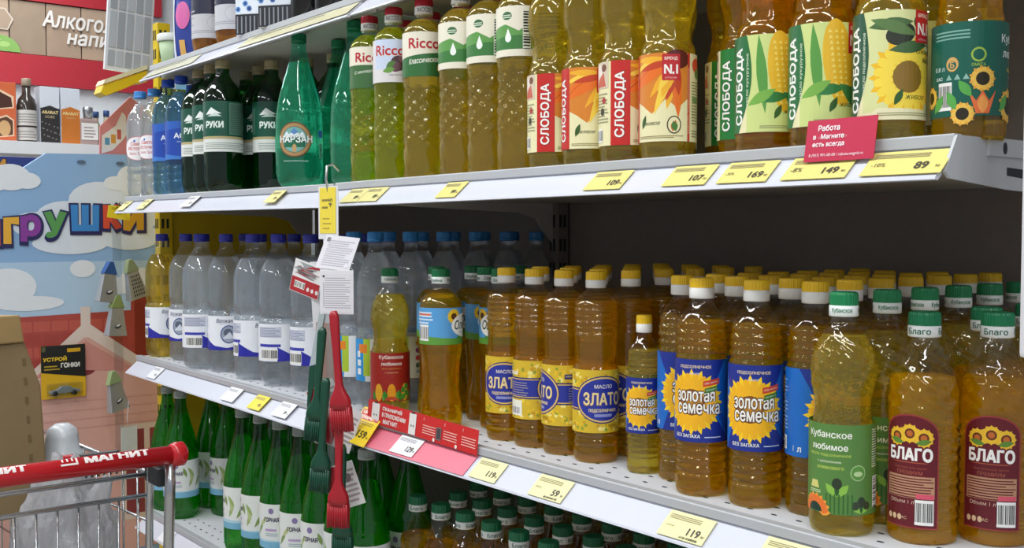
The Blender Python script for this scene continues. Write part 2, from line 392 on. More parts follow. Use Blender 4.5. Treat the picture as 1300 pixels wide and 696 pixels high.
bottle_kind('semechka_small', .212, .0235, sem_ctrl, .165, clear, oil_pale, (.023, .0105, '#f2c318', '#f3f1ec', .5, None), ribs=[(.016, .054, 5, .06), (.130, .160, 4, .06)], labels=[('label', art_semechka(.735), .055, 1.0, .147)], seg=40, n=100)

# --- waisted oil with embossed shoulder (green, red and dark green labels)
def art_kub(kind):
    a = Art(); h = {'green': .096, 'red': .086, 'dark': .090}[kind]; W = .150 if kind != 'dark' else .19
    base = {'green': '#58853f', 'red': '#a8281e', 'dark': '#0d5c4b'}[kind]
    a.rect(-W / 2, W / 2, 0, h, base)
    if kind == 'green':
        a.text('Кубанское', -.010, .084, '#f4f3ea', w=.050, bold=.02).text('любимое', -.010, .0715, '#f4f3ea', w=.042, bold=.02)
        a.text('масло подсолнечное', -.010, .0625, '#b9cf5a', w=.048, bold=.01).text('с добавлением', -.009, .0558, '#e8edd2', w=.026).text('оливкового', -.008, .0493, '#b9cf5a', w=.030, bold=.02)
        a.ell(.022, .045, .0085, .0085, '#a9c98a', 18).ell(.022, .045, .0075, .0075, '#5c9440', 18).ell(.022, .044, .005, .0028, '#bcd49a')
        for u, v, k in ((.000, .033, 1.0), (.026, .014, .9)):
            a.leaf(u, v - .014 * k, .018 * k, .004 * k, 2.3, '#8cc04a').leaf(u, v - .014 * k, .018 * k, .004 * k, .85, '#8cc04a').leaf(u, v - .014 * k, .014 * k, .0025 * k, 1.57, '#2d5a26')
            a.ell(u, v, .0052 * k, .0062 * k, '#2b3a24')
        a.ell(.0195, .010, .0045, .0045, '#33402a').ell(.0325, .010, .0045, .0045, '#33402a')
        a.many([[(-.012 + k * .0045, .001), (-.0105 + k * .0045, .001), (-.0105 + k * .0045, .022), (-.012 + k * .0045, .022)] for k in range(7)], '#2f6a2a')
        a.flower(-.026, .001, .020, '#f0a23a', '#16382a', 9, 0, PI, .48, '#e8742c')
        a.poly([(-.030, .034), (-.022, .034), (-.020, .026), (-.033, .026)], '#d9d27a').lines(-.034, -.018, .021, .025, '#cfe0a8', 2)
        a.lines(.040, .052, .05, .092, '#dfe8cf', 16, .4).bars(.042, .054, .006, .040, vert=True)
    elif kind == 'red':
        a.text('Кубанское', 0, .078, '#f6efe2', w=.046, bold=.02).text('любимое', 0, .067, '#f6efe2', w=.038, bold=.02)
        a.text('масло подсолнечное', 0, .058, '#e4b04a', w=.034).text('с кукурузным', 0, .051, '#e8c88a', w=.024)
        for u, c in ((-.024, '#f0b22a'), (.0, '#f2a51c'), (.026, '#e8c23a')):
            a.ell(u, .016, .0075, .0155, c, 18)
            a.many([[(u + i * .004 - .001, j * .005 + .005), (u + i * .004 + .001, j * .005 + .005), (u + i * .004, j * .005 + .008)] for i in (-1, 0, 1) for j in range(4)], '#d98a14')
            a.leaf(u - .009, .0, .020, .004, 1.75, '#3f8a2c').leaf(u + .009, .0, .020, .004, 1.4, '#5da83a')
        for j in range(4): a.ell(.026 + (-.004, .004)[j % 2], .008 + j * .006, .005, .005, '#4f9a34')
        a.ell(0, .003, .012, .006, '#c84a2a', 16, 0, 0, PI)
    else:
        a.text('Кубанское', .048, .073, '#eef3ec', w=.056, bold=.02).text('любимое', .046, .060, '#eef3ec', w=.048, bold=.02)
        a.text('масло', .05, .0505, '#c9d6b0', w=.018).text('подсолнечное', .05, .044, '#d9c24a', w=.040, bold=.03).text('нерафинированное', .05, .038, '#c9d6b0', w=.03)
        a.lines(-.048, -.012, .074, .084, '#7fb0a0', 3).text('0,8 л', -.042, .046, '#cfe0d6', w=.012).ell(-.028, .050, .006, .007, '#d8a860').ell(-.028, .049, .004, .004, '#0d5c4b').text('Б', -.028, .0495, '#d8a860', h=.006, bold=.03)
        a.ell(-.004, .058, .007, .007, '#9fbf4a').ell(-.004, .058, .0052, .0052, '#0d5c4b').text('ОМЕГА', -.004, .0485, '#9fbf4a', w=.013, bold=.02)
        a.text('ЕАС', -.042, .037, '#dfeae2', w=.008, bold=.02)
        for k in range(3): a.poly([(-.034 + k * .008, .035), (-.028 + k * .008, .035), (-.031 + k * .008, .0405)], '#8fb8a8')
        a.bars(-.043, -.028, .006, .033)
        for u, v, r in ((.0, .035, .013), (.034, .010, .018), (-.056, .020, .012), (-.018, .002, .012)): a.flower(u, v, r, '#e8a63a', '#2b2416', 11, petal2='#f0c050', rc=.5)
        for u, v in ((.0, .002), (.060, .004)):
            a.poly([(u - .013, v + .022), (u - .006, v), (u + .006, v), (u + .013, v + .022), (u + .006, v + .012), (u, v + .022), (u - .006, v + .012)], '#e8703a')
            a.leaf(u, v, .018, .005, 1.57, '#f0a050')
        for u, v, g in ((-.024, .006, 2.0), (.018, .004, 1.0), (-.010, .018, 2.2), (.050, .010, 2.0), (-.048, .004, 1.0)): a.leaf(u, v, .020, .0045, g, '#58a84a')
    return a
kub_ctrl = [(0, .90), (.02, .97), (.05, 1), (.45, 1), (.475, .985), (.50, .93), (.57, .86), (.62, .89), (.68, .97), (.74, .99), (.80, .95), (.88, .76), (.93, .55), (.965, .42), (1, .40)]
kub_mod = lambda z, th: 1 + (0.032 * sin(10 * th + z * 160) * sin(z * 420) if .155 < z < .225 else 0) - (0.02 * (0.5 + 0.5 * cos(12 * th)) if .125 < z < .15 else 0)
for k_, li in (('green', oil_pale), ('red', oil_pale), ('dark', oil_amber)):
    bottle_kind('kub_' + k_, .259, .0350, kub_ctrl, .212, clear, li, (.026, .0150, '#12804a', '#eef2ee', .45, ('Кубанское', '#2a7a52')), mod=kub_mod, seg=56,
        labels=[('label', art_kub(k_), .024, 1.0, .15 if k_ != 'dark' else .19)])

# --- golden oil with arched maroon label
def art_blago():
    a = Art(); h = .118; w = .058
    def arch(q, col): a.poly([(-w / 2 + q, q), (w / 2 - q, q), (w / 2 - q, .098 - q)] + [((w / 2 - q) * cos(t), .098 - q + (.020 - q * .3) * sin(t)) for t in [PI * k / 12 for k in range(1, 12)]] + [(-w / 2 + q, .098 - q)], col)
    arch(0, '#9a3a34'); arch(.0012, '#64121e'); 
    for u, v in ((-.014, .094), (.014, .094), (0, .098)): a.flower(u, v, .0105, '#f0c030', '#6a3414', 12, rc=.5).ell(u, v, .0032, .0032, '#c46a2a')
    for s in (-1, 1): a.leaf(s * .006, .088, .016, .003, 0.2 if s > 0 else PI - .2, '#5f8a34')
    a.text('БЛАГО', 0, .0765, '#f6f2ec', w=.046, h=.0145, bold=.05)
    a.poly([(-.020, .0675), (.020, .0675), (.014, .0685), (-.014, .0685)], '#b0553a')
    a.text('Подсолнечное масло', 0, .0625, '#a8523c', w=.034).text('ПРЕМИУМ', 0, .0575, '#b06048', w=.026)
    a.rect(-.025, .025, .031, .054, '#b98a6a').lines(-.024, .024, .0315, .0535, '#64121e', 8, .42)
    a.text('Объем 1 л', -.008, .027, '#d9b8a0', w=.026).text('ЕАС', -.006, .010, '#d9b890', w=.008).bars(.006, .0245, .004, .030).rect(.007, .0245, .031, .036, '#d8566a')
    for k in range(3): a.ell(-.022 + k * .006, .010, .0024, .0032, '#d9b890', 10)
    return a
blago_ctrl = [(0, .93), (.02, .98), (.05, 1), (.60, 1), (.66, .99), (.74, .97), (.82, .84), (.90, .60), (.95, .46), (.98, .42), (1, .42)]
blago_mod = lambda z, th: 1 + (0.04 * sin(7 * th + 2 + z * 60) * sin(z * 330) if .140 < z < .190 else 0) + .02 * cos(4 * th)
bottle_kind('blago', .240, .0358, blago_ctrl, .172, clear, oil_gold, (.026, .0162, '#0f7a4c', '#f0f2ee', .45, ('Благо', '#14604a')), ribs=[(.016, .124, 9, .05)], mod=blago_mod, labels=[('label', art_blago(), .018, 1.035, .058)], seg=48)
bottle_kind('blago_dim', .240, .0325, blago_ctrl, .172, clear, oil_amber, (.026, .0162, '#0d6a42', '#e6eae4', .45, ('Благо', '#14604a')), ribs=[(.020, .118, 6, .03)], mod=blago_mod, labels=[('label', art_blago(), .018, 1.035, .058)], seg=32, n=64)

# --- sunflower oil with blue sky label high up
def art_oleina():
    a = Art(); h = .060; W = .215
    a.rect(-W / 2, W / 2, 0, h, '#58a0d8'); a.poly([(-W / 2, 0), (W / 2, 0), (W / 2, .010), (.03, .018), (-.03, .010), (-W / 2, .016)], '#5f9a3a')
    a.flower(.024, .050, .014, '#f2c62a', '#5a3414', 14).flower(-.028, .046, .013, '#f2c62a', '#5a3414', 14)
    for s in (-1, 1): a.leaf(s * .02, .008, .024, .005, PI / 2 + s * .5, '#3f8a34')
    a.ell(0, .031, .033, .020, '#f6f5ee', 26).text('Олейна', 0, .032, '#23402a', w=.054, h=.016, bold=.03, shear=.2).text('подсолнечное', 0, .0195, '#3f6a3a', w=.03)
    for s in (-1, 1):
        a.rect(s * .084 - .016, s * .084 + .016, .047, .053, '#d86a4a').lines(s * .084 - .02, s * .084 + .02, .034, .056, '#d6e6f4', 4)
        a.bars(s * .084 - .012, s * .084 + .012, .006, .032)
    return a
bottle_kind('oleina', .263, .0355, [(0, .92), (.02, .98), (.06, 1), (.16, .98), (.30, .90), (.42, .92), (.52, .985), (.56, 1), (.82, 1), (.86, .97), (.90, .80), (.94, .55), (.965, .42), (1, .42)], .222, clear, oil_amber,
    (.024, .0150, '#0e7440', '#eef2ee', .45, ('Олейна', '#14604a')), mod=lambda z, th: 1 - (.035 * (.5 + .5 * cos(7 * th + z * 40)) if .03 < z < .125 else 0), labels=[('label', art_oleina(), .140, 1.0, .215)])

# --- still water, white label with blue waves
def art_volga():
    a = Art(); h = .078; W = .262
    a.rect(-W / 2, W / 2, 0, h, '#eceef2')
    for c in (-.131, 0, .131):
        a.poly([(max(-W / 2, c - .066), 0), (min(W / 2, c + .066), 0), (min(W / 2, c + .066), .030), (min(W / 2, c + .03), .010), (c, .005), (max(-W / 2, c - .03), .010), (max(-W / 2, c - .066), .030)], '#2a2ca0') if abs(c) < .1 else None
    a.ell(.004, .036, .019, .021, '#3c4684', 22).ell(.004, .036, .0165, .0185, '#9aa4b4', 22).ell(.002, .040, .010, .009, '#586274').poly([(-.010, .026), (.016, .026), (.006, .042), (-.002, .034)], '#d7dde4')
    a.text('Волжанка', 0, .067, '#2a2c5a', w=.050, h=.0095, bold=.03, shear=.25).text('минеральная вода', 0, .0595, '#7a80a0', w=.034)
    for s in (-1, 1):
        a.rect(s * .085 - .028, s * .085 + .028, .050, .072, '#c9ccd8').lines(s * .085 - .026, s * .085 + .026, .051, .071, '#8e93ac', 6)
        a.rect(s * .085 - .026, s * .085 + .026, .030, .036, '#3a3ea8').bars(s * .085 - .02, s * .085 + .02, .004, .026)
    return a
wat_ctrl = [(0, .80), (.025, .95), (.06, 1), (.13, .985), (.15, 1), (.43, 1), (.455, .97), (.48, .955), (.50, .975), (.54, 1), (.70, 1), (.76, .97), (.83, .82), (.90, .54), (.94, .38), (.97, .34), (1, .34)]
for k_, li in (('volga', water), ('volga_yellow', lemonade)):
    bottle_kind(k_, .315, .0428, wat_ctrl, .262, clear, li, (.018, .0152, '#2b2f9c', '#2b2f9c', .3, None), ribs=[(.132, .148, 1, .05)], mod=lambda z, th: 1 - (.02 * (.5 + .5 * cos(9 * th)) if z > .175 else 0), labels=[('label', art_volga(), .050, 1.0, .262)], liq_name='water', petal=True, seg=40)

# --- still water, sky-blue cap
def art_sky():
    a = Art(); h = .078; W = .23
    a.rect(-W / 2, W / 2, 0, h, '#eef1f2'); a.rect(-.075, -.030, 0, h, '#2f9adc').rect(-.034, -.020, .010, h, '#b9d23a').rect(-.045, -.026, .052, .068, '#f08a2c').rect(.026, .085, 0, h, '#3a9ad6')
    a.lines(-.050, -.040, .012, .060, '#f4f6f8', 3, .7)
    for k, c in enumerate(('#d8b03a', '#b0489a', '#d8486a', '#5a7a6a')): a.ell(-.002, .066 - k * .014, .0048, .0048, c)
    a.poly([(-.006, .010), (.002, .010), (-.002, .020)], '#8fb8cc').lines(.030, .075, .02, .07, '#8cc4e6', 5)
    return a
bottle_kind('sky', .324, .0372, wat_ctrl, .285, clear, water, (.018, .0150, '#2f86c8', '#2f86c8', .3, None), ribs=[(.14, .156, 1, .05), (.19, .26, 4, .03)], mod=lambda z, th: 1 - (.02 * (.5 + .5 * cos(9 * th)) if z > .165 else 0), labels=[('label', art_sky(), .050, 1.0, .23)], liq_name='water', petal=True)

# --- oil with high cream label (avocado, olives, classic, back side)
def art_ricco(kind):
    a = Art(); h = .072; W = .150
    a.rect(-W / 2, W / 2, 0, h, '#e9e3cf')
    if kind == 'olive':
        a.rect(-W / 2, W / 2, .0, h, '#ded9d8').rect(-.03, W / 2, .022, h, '#c9d4e8')
        a.ell(.016, .032, .014, .013, '#4a2c34').ell(.010, .026, .010, .009, '#6a4450').ell(.022, .040, .007, .007, '#7a5058').leaf(-.006, .024, .020, .005, .6, '#4f7a34').leaf(-.012, .018, .022, .005, .2, '#6a9a44')
        a.text('чёрные оливки', .016, .012, '#5a4a4a', w=.034)
    elif kind == 'avocado':
        a.rect(-W / 2, W / 2, 0, .040, '#3f6a3a').ell(.020, .022, .010, .014, '#6a9a3c').ell(.020, .021, .007, .010, '#e6e2a0').ell(.020, .019, .004, .004, '#7a4a24')
        a.text('С авокадо', -.012, .028, '#f0f2e6', w=.034, shear=.25, ang=.12)
    elif kind == 'classic':
        a.poly([(-W / 2, 0), (W / 2, 0), (W / 2, .044), (.0, .036), (-W / 2, .026)], '#2f6a34')
        a.text('Классическое', .0, .026, '#f2f2e4', w=.054, h=.009, bold=.02, shear=.3, ang=.09).flower(.030, .014, .008, '#f0b82c', '#4a3018', 12)
    if kind != 'back':
        a.text('Ricco', 0, .053, '#e8c8b8', w=.056, h=.0185, bold=.045).text('Ricco', 0, .0535, '#b3222c', w=.054, h=.0175, bold=.03)
    else:
        a.poly([(-W / 2, .012), (W / 2, .012), (W / 2, .040), (.02, .048), (0, .036), (-.02, .046), (-W / 2, .036)], '#5f9a4c').poly([(-W / 2, .010), (W / 2, .010), (W / 2, .026), (0, .030), (-W / 2, .024)], '#3c7a3a')
        a.ell(-.016, .026, .005, .006, '#f2f4ee').poly([(-.021, .027), (-.011, .027), (-.016, .040)], '#f2f4ee').bars(.006, .018, .010, .066, vert=True, bg='#e6ead8')
        a.ell(-.018, .058, .008, .006, '#3a6a3c').lines(-.025, -.011, .055, .061, '#dfe8d4', 2).ell(.048, .03, .010, .016, '#2c4a2a')
    return a
ric_ctrl = [(0, .93), (.02, .98), (.05, 1), (.30, .99), (.44, .965), (.54, .97), (.59, 1), (.87, 1), (.90, .95), (.935, .74), (.96, .50), (.975, .42), (1, .40)]
ric_mod = lambda z, th: 1 + (0.034 * sin(9 * th + (z * 60)) * sin(z * 330) if .06 < z < .155 else 0) - (.030 * (.5 + .5 * sin(9 * th + 160 * z)) if z < .06 else 0)
for k_, li in (('avocado', oil_green), ('olive', oil_green), ('classic', oil_olive), ('back', oil_olive)):
    bottle_kind('ricco_' + k_, .297, .0355, ric_ctrl, .262, clear, li, (.026, .0150, '#c01c2c', '#ecebe6', .48, ('RICCO', '#7a6a66')), mod=ric_mod, seg=56, labels=[('label', art_ricco(k_), .166, 1.0, .15)])

# --- large waisted oil: red flame, corn and olive labels, name set upright along the label
def art_sloboda(kind):
    a = Art(); h = .108; W = .222
    cream = '#ece4b4'; strong = {'red': '#c4261e', 'corn': '#1f6a34', 'olive': '#1f5236', 'greenback': '#1f7a34'}[kind]
    a.rect(-W / 2, W / 2, 0, h, cream)
    q = random.Random(5)
    def badge(u, v, k=1.0):
        a.rect(u - .011 * k, u + .011 * k, v - .016 * k, v + .016 * k, '#c0202a').text('БРЕНД', u, v + .0105 * k, '#f6e6d8', w=.016 * k, bold=.03).text('N.1', u, v - .0025 * k, '#f8f2ea', w=.017 * k, h=.0125 * k, bold=.05).text('в России', u, v - .0125 * k, '#f0c8b8', w=.014 * k)
    if kind in ('red', 'greenback'):
        # front panel
        if kind == 'red':
            a.poly([(-.036, .050), (-.036, h), (.036, h), (.036, .052), (.022, .040), (.008, .052), (-.010, .034), (-.024, .044)], '#d9822a')
            for k in range(16):
                a.leaf(.020, .098, q.uniform(.042, .072), q.uniform(.004, .007), q.uniform(PI * .98, PI * 1.56), ('#f0b02a', '#e8701c', '#c4401a', '#f6cf4a')[k % 4])
            a.ell(.022, .100, .016, .012, '#5a1c14', 16)
            badge(.014, .090)
        else:
            a.rect(-.036, .036, 0, h, '#cfe0a0').leaf(-.02, .03, .07, .010, 1.2, '#6aa83a').leaf(.01, .02, .07, .010, 1.7, '#3f8a3a'); badge(.014, .090)
        a.text('живое', -.010, .022, '#3a4a24', w=.022, shear=.3).leaf(-.026, .016, .018, .0035, 1.2, '#3a5a24').ell(.018, .020, .009, .011, '#4a3a2a').ell(.018, .020, .0075, .0095, cream).leaf(.016, .012, .014, .004, 1.3, '#d8622a').leaf(.02, .012, .013, .004, 1.8, '#4a7a34')
        a.lines(-.032, .030, .004, .008, '#9a8a5a', 2)
        # upright name stripe on the left, thin stripe on the right
        a.rect(-.062, -.036, 0, h, strong)
        a.text('СЛОБОДА', -.0485, .052, '#8a1a16' if kind == 'red' else '#14502a', w=.086, h=.0165, bold=.06, ang=PI / 2).text('СЛОБОДА', -.049, .052, '#f4f0ea', w=.084, h=.0150, bold=.03, ang=PI / 2)
        a.rect(.036, .0395, 0, h, strong).text('масло подсолнечное', .0378, .05, '#f0d8b0', w=.08, h=.0018, ang=PI / 2)
        # information panels
        a.ell(.054, .094, .010, .009, '#d8482a').ell(.066, .088, .008, .008, '#e0602c').ell(.058, .084, .008, .006, '#5a8a3c').lines(.043, .078, .022, .076, '#8f916a', 15, .35).rect(.045, .060, .048, .056, '#7a9a5a').lines(.043, .076, .006, .016, '#8f916a', 3, .35)
        a.rect(-.098, -.066, .074, h, '#d8c8b0').ell(-.086, .096, .008, .010, '#f0e6dc').poly([(-.094, .076), (-.070, .076), (-.074, .094), (-.084, .088)], '#c8604a').ell(-.074, .100, .005, .005, '#7a4a34')
        a.lines(-.097, -.066, .030, .070, '#9a9a74', 10, .35).ell(-.074, .058, .004, .004, '#b03a34').ell(-.077, .044, .004, .005, '#3a3a2a').bars(-.094, -.076, .005, .022)
    else:
        a.poly([(-.036, 0), (.062, 0), (.062, h), (-.036, h)], '#cfdc8a' if kind == 'corn' else '#d9dc9c')
        if kind == 'corn':
            a.ell(.006, .066, .017, .046, '#e8b828', 26, .12)
            a.many([[(.006 + i * .0066 - .12 * (j * .006 - .035) - .0022, .031 + j * .006), (.006 + i * .0066 - .12 * (j * .006 - .035) + .0022, .031 + j * .006), (.006 + i * .0066 - .12 * (j * .006 - .035), .035 + j * .006)] for i in (-1, 0, 1) for j in range(12)], '#f6da6a')
            a.leaf(-.014, .020, .088, .006, 1.66, '#5a9a44').leaf(.030, .016, .080, .008, 1.40, '#4f8f3c').leaf(-.026, .036, .040, .006, .1, '#2f7a3c').leaf(.006, .044, .050, .009, -.6, '#3a8444').leaf(-.034, .030, .036, .006, .5, '#7ab04a')
        else:
            a.flower(.010, .042, .040, '#f0bc24', '#8a6a24', 18, petal2='#f6d84a', rc=.40).rect(-.036, .062, 0, .008, '#e8e4b8')
            a.poly([(-.036, 0), (.050, 0), (.030, .010), (-.02, .012)], '#ece6bc')
            a.ell(.002, .084, .015, .011, '#2a3022', 20, .3).ell(.024, .096, .009, .008, '#3a4030').leaf(-.030, .092, .045, .006, .1, '#4a6a3a').leaf(-.010, .068, .045, .006, .15, '#44663c').leaf(-.028, .100, .05, .006, -.35, '#5a7a44')
            a.text('с добавлением', .034, .074, '#3a3a24', w=.028).text('ОЛИВКОВОГО', .036, .067, '#3a3a24', w=.036, bold=.02).text('МАСЛА', .040, .059, '#3a3a24', w=.024, bold=.03)
        badge(.028, .092)
        a.text('живое', .018, .022, '#2f4a24', w=.024, shear=.3).leaf(-.004, .014, .018, .0035, 1.1, '#2f5a24').lines(-.020, .050, .004, .008, '#9a9a6a', 2)
        # crescent with the upright name
        a.poly([(-.066, 0), (-.048, 0)] + [(-.036 + .012 * sin(PI * k / 10) - .012 * (1 - k / 10), h * k / 10) for k in range(0, 11)] + [(-.066, h)], strong)
        a.text('СЛОБОДА', -.0475, .052, '#f4f0ea', w=.086, h=.0150, bold=.035, ang=PI / 2).text('масло кукурузное' if kind == 'corn' else 'масло подсолнечное', -.0345, .058, '#e8eed0', w=.06, h=.0035, ang=PI / 2)
        a.rect(.062, .066, 0, h, strong).lines(.069, .100, .030, .092, '#8f916a', 16, .35).rect(.069, .100, .093, h, '#9a7a5a').bars(.070, .092, .005, .026)
        a.lines(-.1, -.07, .03, .1, '#8f916a', 14, .35)
    return a
slo_ctrl = [(0, .86), (.02, .95), (.05, 1), (.10, 1), (.46, 1), (.50, .97), (.55, .86), (.60, .83), (.645, .87), (.70, .97), (.75, 1), (.82, .97), (.88, .82), (.93, .58), (.96, .42), (1, .38)]
slo_mod = lambda z, th: 1 - (.05 * (.5 + .5 * cos(8 * th + 70 * z)) if .145 < z < .185 else 0) - (.05 * (.5 + .5 * cos(5 * th)) * (1 - z / .024) if z < .024 else 0)
for k_, li in (('red', oil_pale), ('corn', oil_corn), ('olive', oil_pale), ('greenback', oil_amber)):
    bottle_kind('sloboda_' + k_, .300, .0358, slo_ctrl, .25, clear, li, (.026, .0150, '#e0b81a', '#e0b81a', .3, None), mod=slo_mod, seg=48, labels=[('label', art_sloboda(k_), .024, 1.0, .222)])

# --- mineral waters of the far bay
def art_narzan():
    a = Art()
    a.ell(-.010, .030, .0345, .0345, '#6a4a2c', 32).ell(-.010, .030, .032, .032, '#b08a5a', 32).ell(-.010, .030, .0255, .0255, '#2a5a5a', 30).ell(-.010, .030, .0245, .0245, '#7ab0a8', 30)
    a.poly([(-.034, .032), (-.026, .046), (-.020, .040), (-.010, .053), (.000, .040), (.006, .046), (.013, .032)], '#e6eef0').poly([(-.018, .044), (-.010, .053), (-.002, .044), (-.010, .040)], '#5a8ac0').poly([(-.034, .034), (.014, .034), (.010, .015), (-.030, .015)], '#1f6a4a').poly([(-.014, .006), (-.006, .006), (-.006, .018), (-.010, .022), (-.014, .018)], '#c9a06a')
    a.text('НАРЗАН', -.008, .031, '#123a3a', w=.070, h=.0165, bold=.07).text('НАРЗАН', -.008, .0313, '#f0f4f0', w=.068, h=.0150, bold=.035)
    a.text('природная минеральная вода', -.008, -.012, '#dfeee6', w=.05)
    a.rect(.042, .056, .036, .050, '#2a6ac0').bars(.044, .054, -.006, .024, bg='#7ad0b0', vert=True)
    return a
bottle_kind('narzan', .303, .0478, [(0, .84), (.03, .97), (.06, 1), (.40, 1), (.50, .97), (.60, .88), (.72, .68), (.84, .46), (.91, .36), (.95, .31), (1, .30)], .245, teal_pet, water_teal, (.017, .0150, '#0f7a50', '#0f7a50', .3, None), mod=lambda z, th: 1 - (.025 * (.5 + .5 * cos(10 * th)) if z > .15 else 0), labels=[('label', art_narzan(), .060, 1.0, .12)], liq_name='water', petal=True)
def art_ruki():
    a = Art(); h = .112; W = .27
    a.rect(-W / 2, W / 2, .034, h, '#12503c').rect(-W / 2, W / 2, .028, .034, '#b8a878').rect(-W / 2, W / 2, 0, .028, '#dfe2dc').rect(.010, .062, .038, h - .003, '#5a7a6c').lines(.013, .060, .042, h - .006, '#3a5a4c', 14, .4)
    a.poly([(-.046, .082), (-.030, .098), (-.018, .090), (-.006, .084)], '#eef2ee').poly([(-.042, .078), (-.020, .086), (-.006, .078)], '#cfe0d6').text('РУКИ', -.024, .060, '#e6efe8', w=.044, h=.016, bold=.05)
    a.lines(-.05, .06, .006, .022, '#8f968c', 4, .4).rect(-.10, -.06, .04, .10, '#3f6a58')
    return a
dg_ctrl = [(0, .80), (.03, .96), (.06, 1), (.72, 1), (.78, .95), (.85, .76), (.91, .48), (.945, .36), (.97, .34), (1, .34)]
bottle_kind('dark_green', .296, .0432, dg_ctrl, .24, dgreen_pet, water_dgreen, (.020, .0160, '#b3a27a', '#b3a27a', .3, None), labels=[('label', art_ruki(), .088, 1.0, .27)], liq_name='water', petal=True)
def art_aqua():
    a = Art(); h = .092; W = .24
    a.rect(-W / 2, W / 2, 0, h, '#2048a8'); a.poly([(-W / 2, .0), (W / 2, .0), (W / 2, .02), (0, .006), (-W / 2, .02)], '#3f7ac8').poly([(-.05, .07), (.05, .085), (.05, h), (-.05, h)], '#2f62bc')
    a.text('AQUA', 0, .056, '#eef2f8', w=.056, h=.016, bold=.03).text('питьевая вода', 0, .042, '#c8d6f0', w=.04); a.lines(.06, .11, .02, .08, '#8fa8dc', 9)
    return a
bottle_kind('aqua', .290, .0392, wat_ctrl, .25, blue_pet, water_blue, (.018, .0155, '#1f4fc0', '#1f4fc0', .3, None), labels=[('label', art_aqua(), .085, 1.0, .24)], liq_name='water', petal=True, ribs=[(.03, .08, 3, .04)])
def art_saint():
    a = Art()
    a.ell(0, .025, .044, .031, '#d88a8a', 26).ell(0, .025, .0425, .0295, '#f0ecec', 26).text('Святой', 0, .037, '#c0343c', w=.042, bold=.03).text('Источник', 0, .025, '#c0343c', w=.058, bold=.03).text('Saint Spring', 0, .011, '#c0343c', w=.05, bold=.01).ell(-.01, .044, .003, .003, '#3a6ac0')
    return a
bottle_kind('saint', .275, .0358, wat_ctrl, .24, clear, water, (.018, .0155, '#3f8ad0', '#3f8ad0', .3, None), labels=[('label', art_saint(), .10, 1.0, .08)], liq_name='water', petal=True, ribs=[(.03, .09, 3, .05)])
def art_leafy():
    a = Art(); h = .092; W = .29
    a.rect(-W / 2, W / 2, 0, h, '#e3e6e2').rect(-W / 2, W / 2, 0, .014, '#7ab4d0').poly([(-W / 2, .014), (W / 2, .014), (W / 2, .022), (0, .016), (-W / 2, .024)], '#b4d4e0')
    for c in (-.09, .0, .09):
        for k, (du, dv, L, g) in enumerate(((.012, .026, .034, 1.2), (.020, .034, .036, 1.7), (.030, .024, .040, 1.0), (.026, .050, .030, 2.2), (.040, .044, .030, .8), (.006, .050, .026, 1.9))): a.leaf(c + du, dv, L, .0042, g, ('#9ab06a', '#b8c48a', '#7f9a54')[k % 3])
        a.text('ГОРНАЯ', c - .020, .060, '#3a3450', w=.034, h=.010, bold=.05).rect(c - .034, c - .008, .036, .041, '#b8a0c8').lines(c - .034, c - .006, .026, .034, '#9fb0b8', 2)
        a.ell(c - .020, .078, .006, .006, '#8a78a8')
    return a
bottle_kind('leafy', .315, .0428, [(0, .80), (.03, .96), (.07, 1), (.42, 1), (.47, 1), (.56, .95), (.68, .78), (.80, .56), (.89, .40), (.94, .33), (1, .32)], .255, green_pet, water_green, (.018, .0155, '#aab2ac', '#aab2ac', .3, None), labels=[('label', art_leafy(), .055, 1.0, .29)], liq_name='water', petal=True, mod=lambda z, th: 1 + (.014 * cos(7 * th + 40 * z) if z > .17 else 0))
def art_draft():
    a = Art(); h = .15; W = .27
    a.rect(-W / 2, W / 2, .056, h, '#23263c').rect(-W / 2, W / 2, 0, .056, '#c2c2c6').ell(0, .036, .016, .016, '#b0b2b8').ell(0, .036, .0145, .0145, '#c6c6ca').lines(-.10, .10, .012, .020, '#9a9aa2', 2).lines(-.11, -.05, .03, .07, '#a8a8ae', 5)
    return a
bottle_kind('draft', .300, .0440, dg_ctrl, .25, clear, beer, (.018, .0155, '#2a2a34', '#2a2a34', .3, None), labels=[('label', art_draft(), .034, 1.0, .27)], liq_name='drink', petal=True)

# ------------------------------------------------------------------ the place: floor, ceiling, walls
white_steel = mat('white_steel', '#d9dade', 0.38, 0, 0.03, 12); grey_steel = mat('grey_steel', '#b9bbbe', 0.35, 0.1, 0.05, 20)
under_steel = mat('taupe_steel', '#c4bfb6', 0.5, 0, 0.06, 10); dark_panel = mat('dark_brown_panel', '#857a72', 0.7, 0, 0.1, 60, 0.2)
black_hole = mat('hole_black', '#2a2a2c', 0.8); yellow_steel = mat('yellow_steel', '#e3c21c', 0.35, 0, 0.06, 9)
floor_m = mat('floor_tile', '#b8b2a6', 0.25, 0, 0.08, 4)
f = MB(); f.box(-9, 4, -5, 5, -.05, 0); tag(f.build('floor', floor_m), 'pale tiled shop floor', kind='structure')
f = MB(); f.box(-9, 4, -5, 5, 3.3, 3.35); tag(f.build('ceiling', mat('ceiling_white', '#d8dadc', .8)), 'white shop ceiling', kind='structure')
f = MB(); f.box(-5.75, -5.65, -5, 5, 0, 3.3); wl = tag(f.build('wall_far', mat('far_wall_white', '#d2d6d8', .7)), 'white wall behind the spirits shelf', kind='structure')
f = MB(); f.box(-2.79, -.3, 1.49, 1.51, 0, 2.3); tag(f.build('wall_back', dark_panel), 'dark brown back panel of the shelving', kind='structure')
f = MB(); f.box(-9, 4, 4.9, 5, 0, 3.3); tag(f.build('wall_side', mat('side_wall', '#c9cccf', .8)), 'pale side wall of the shop', kind='structure')

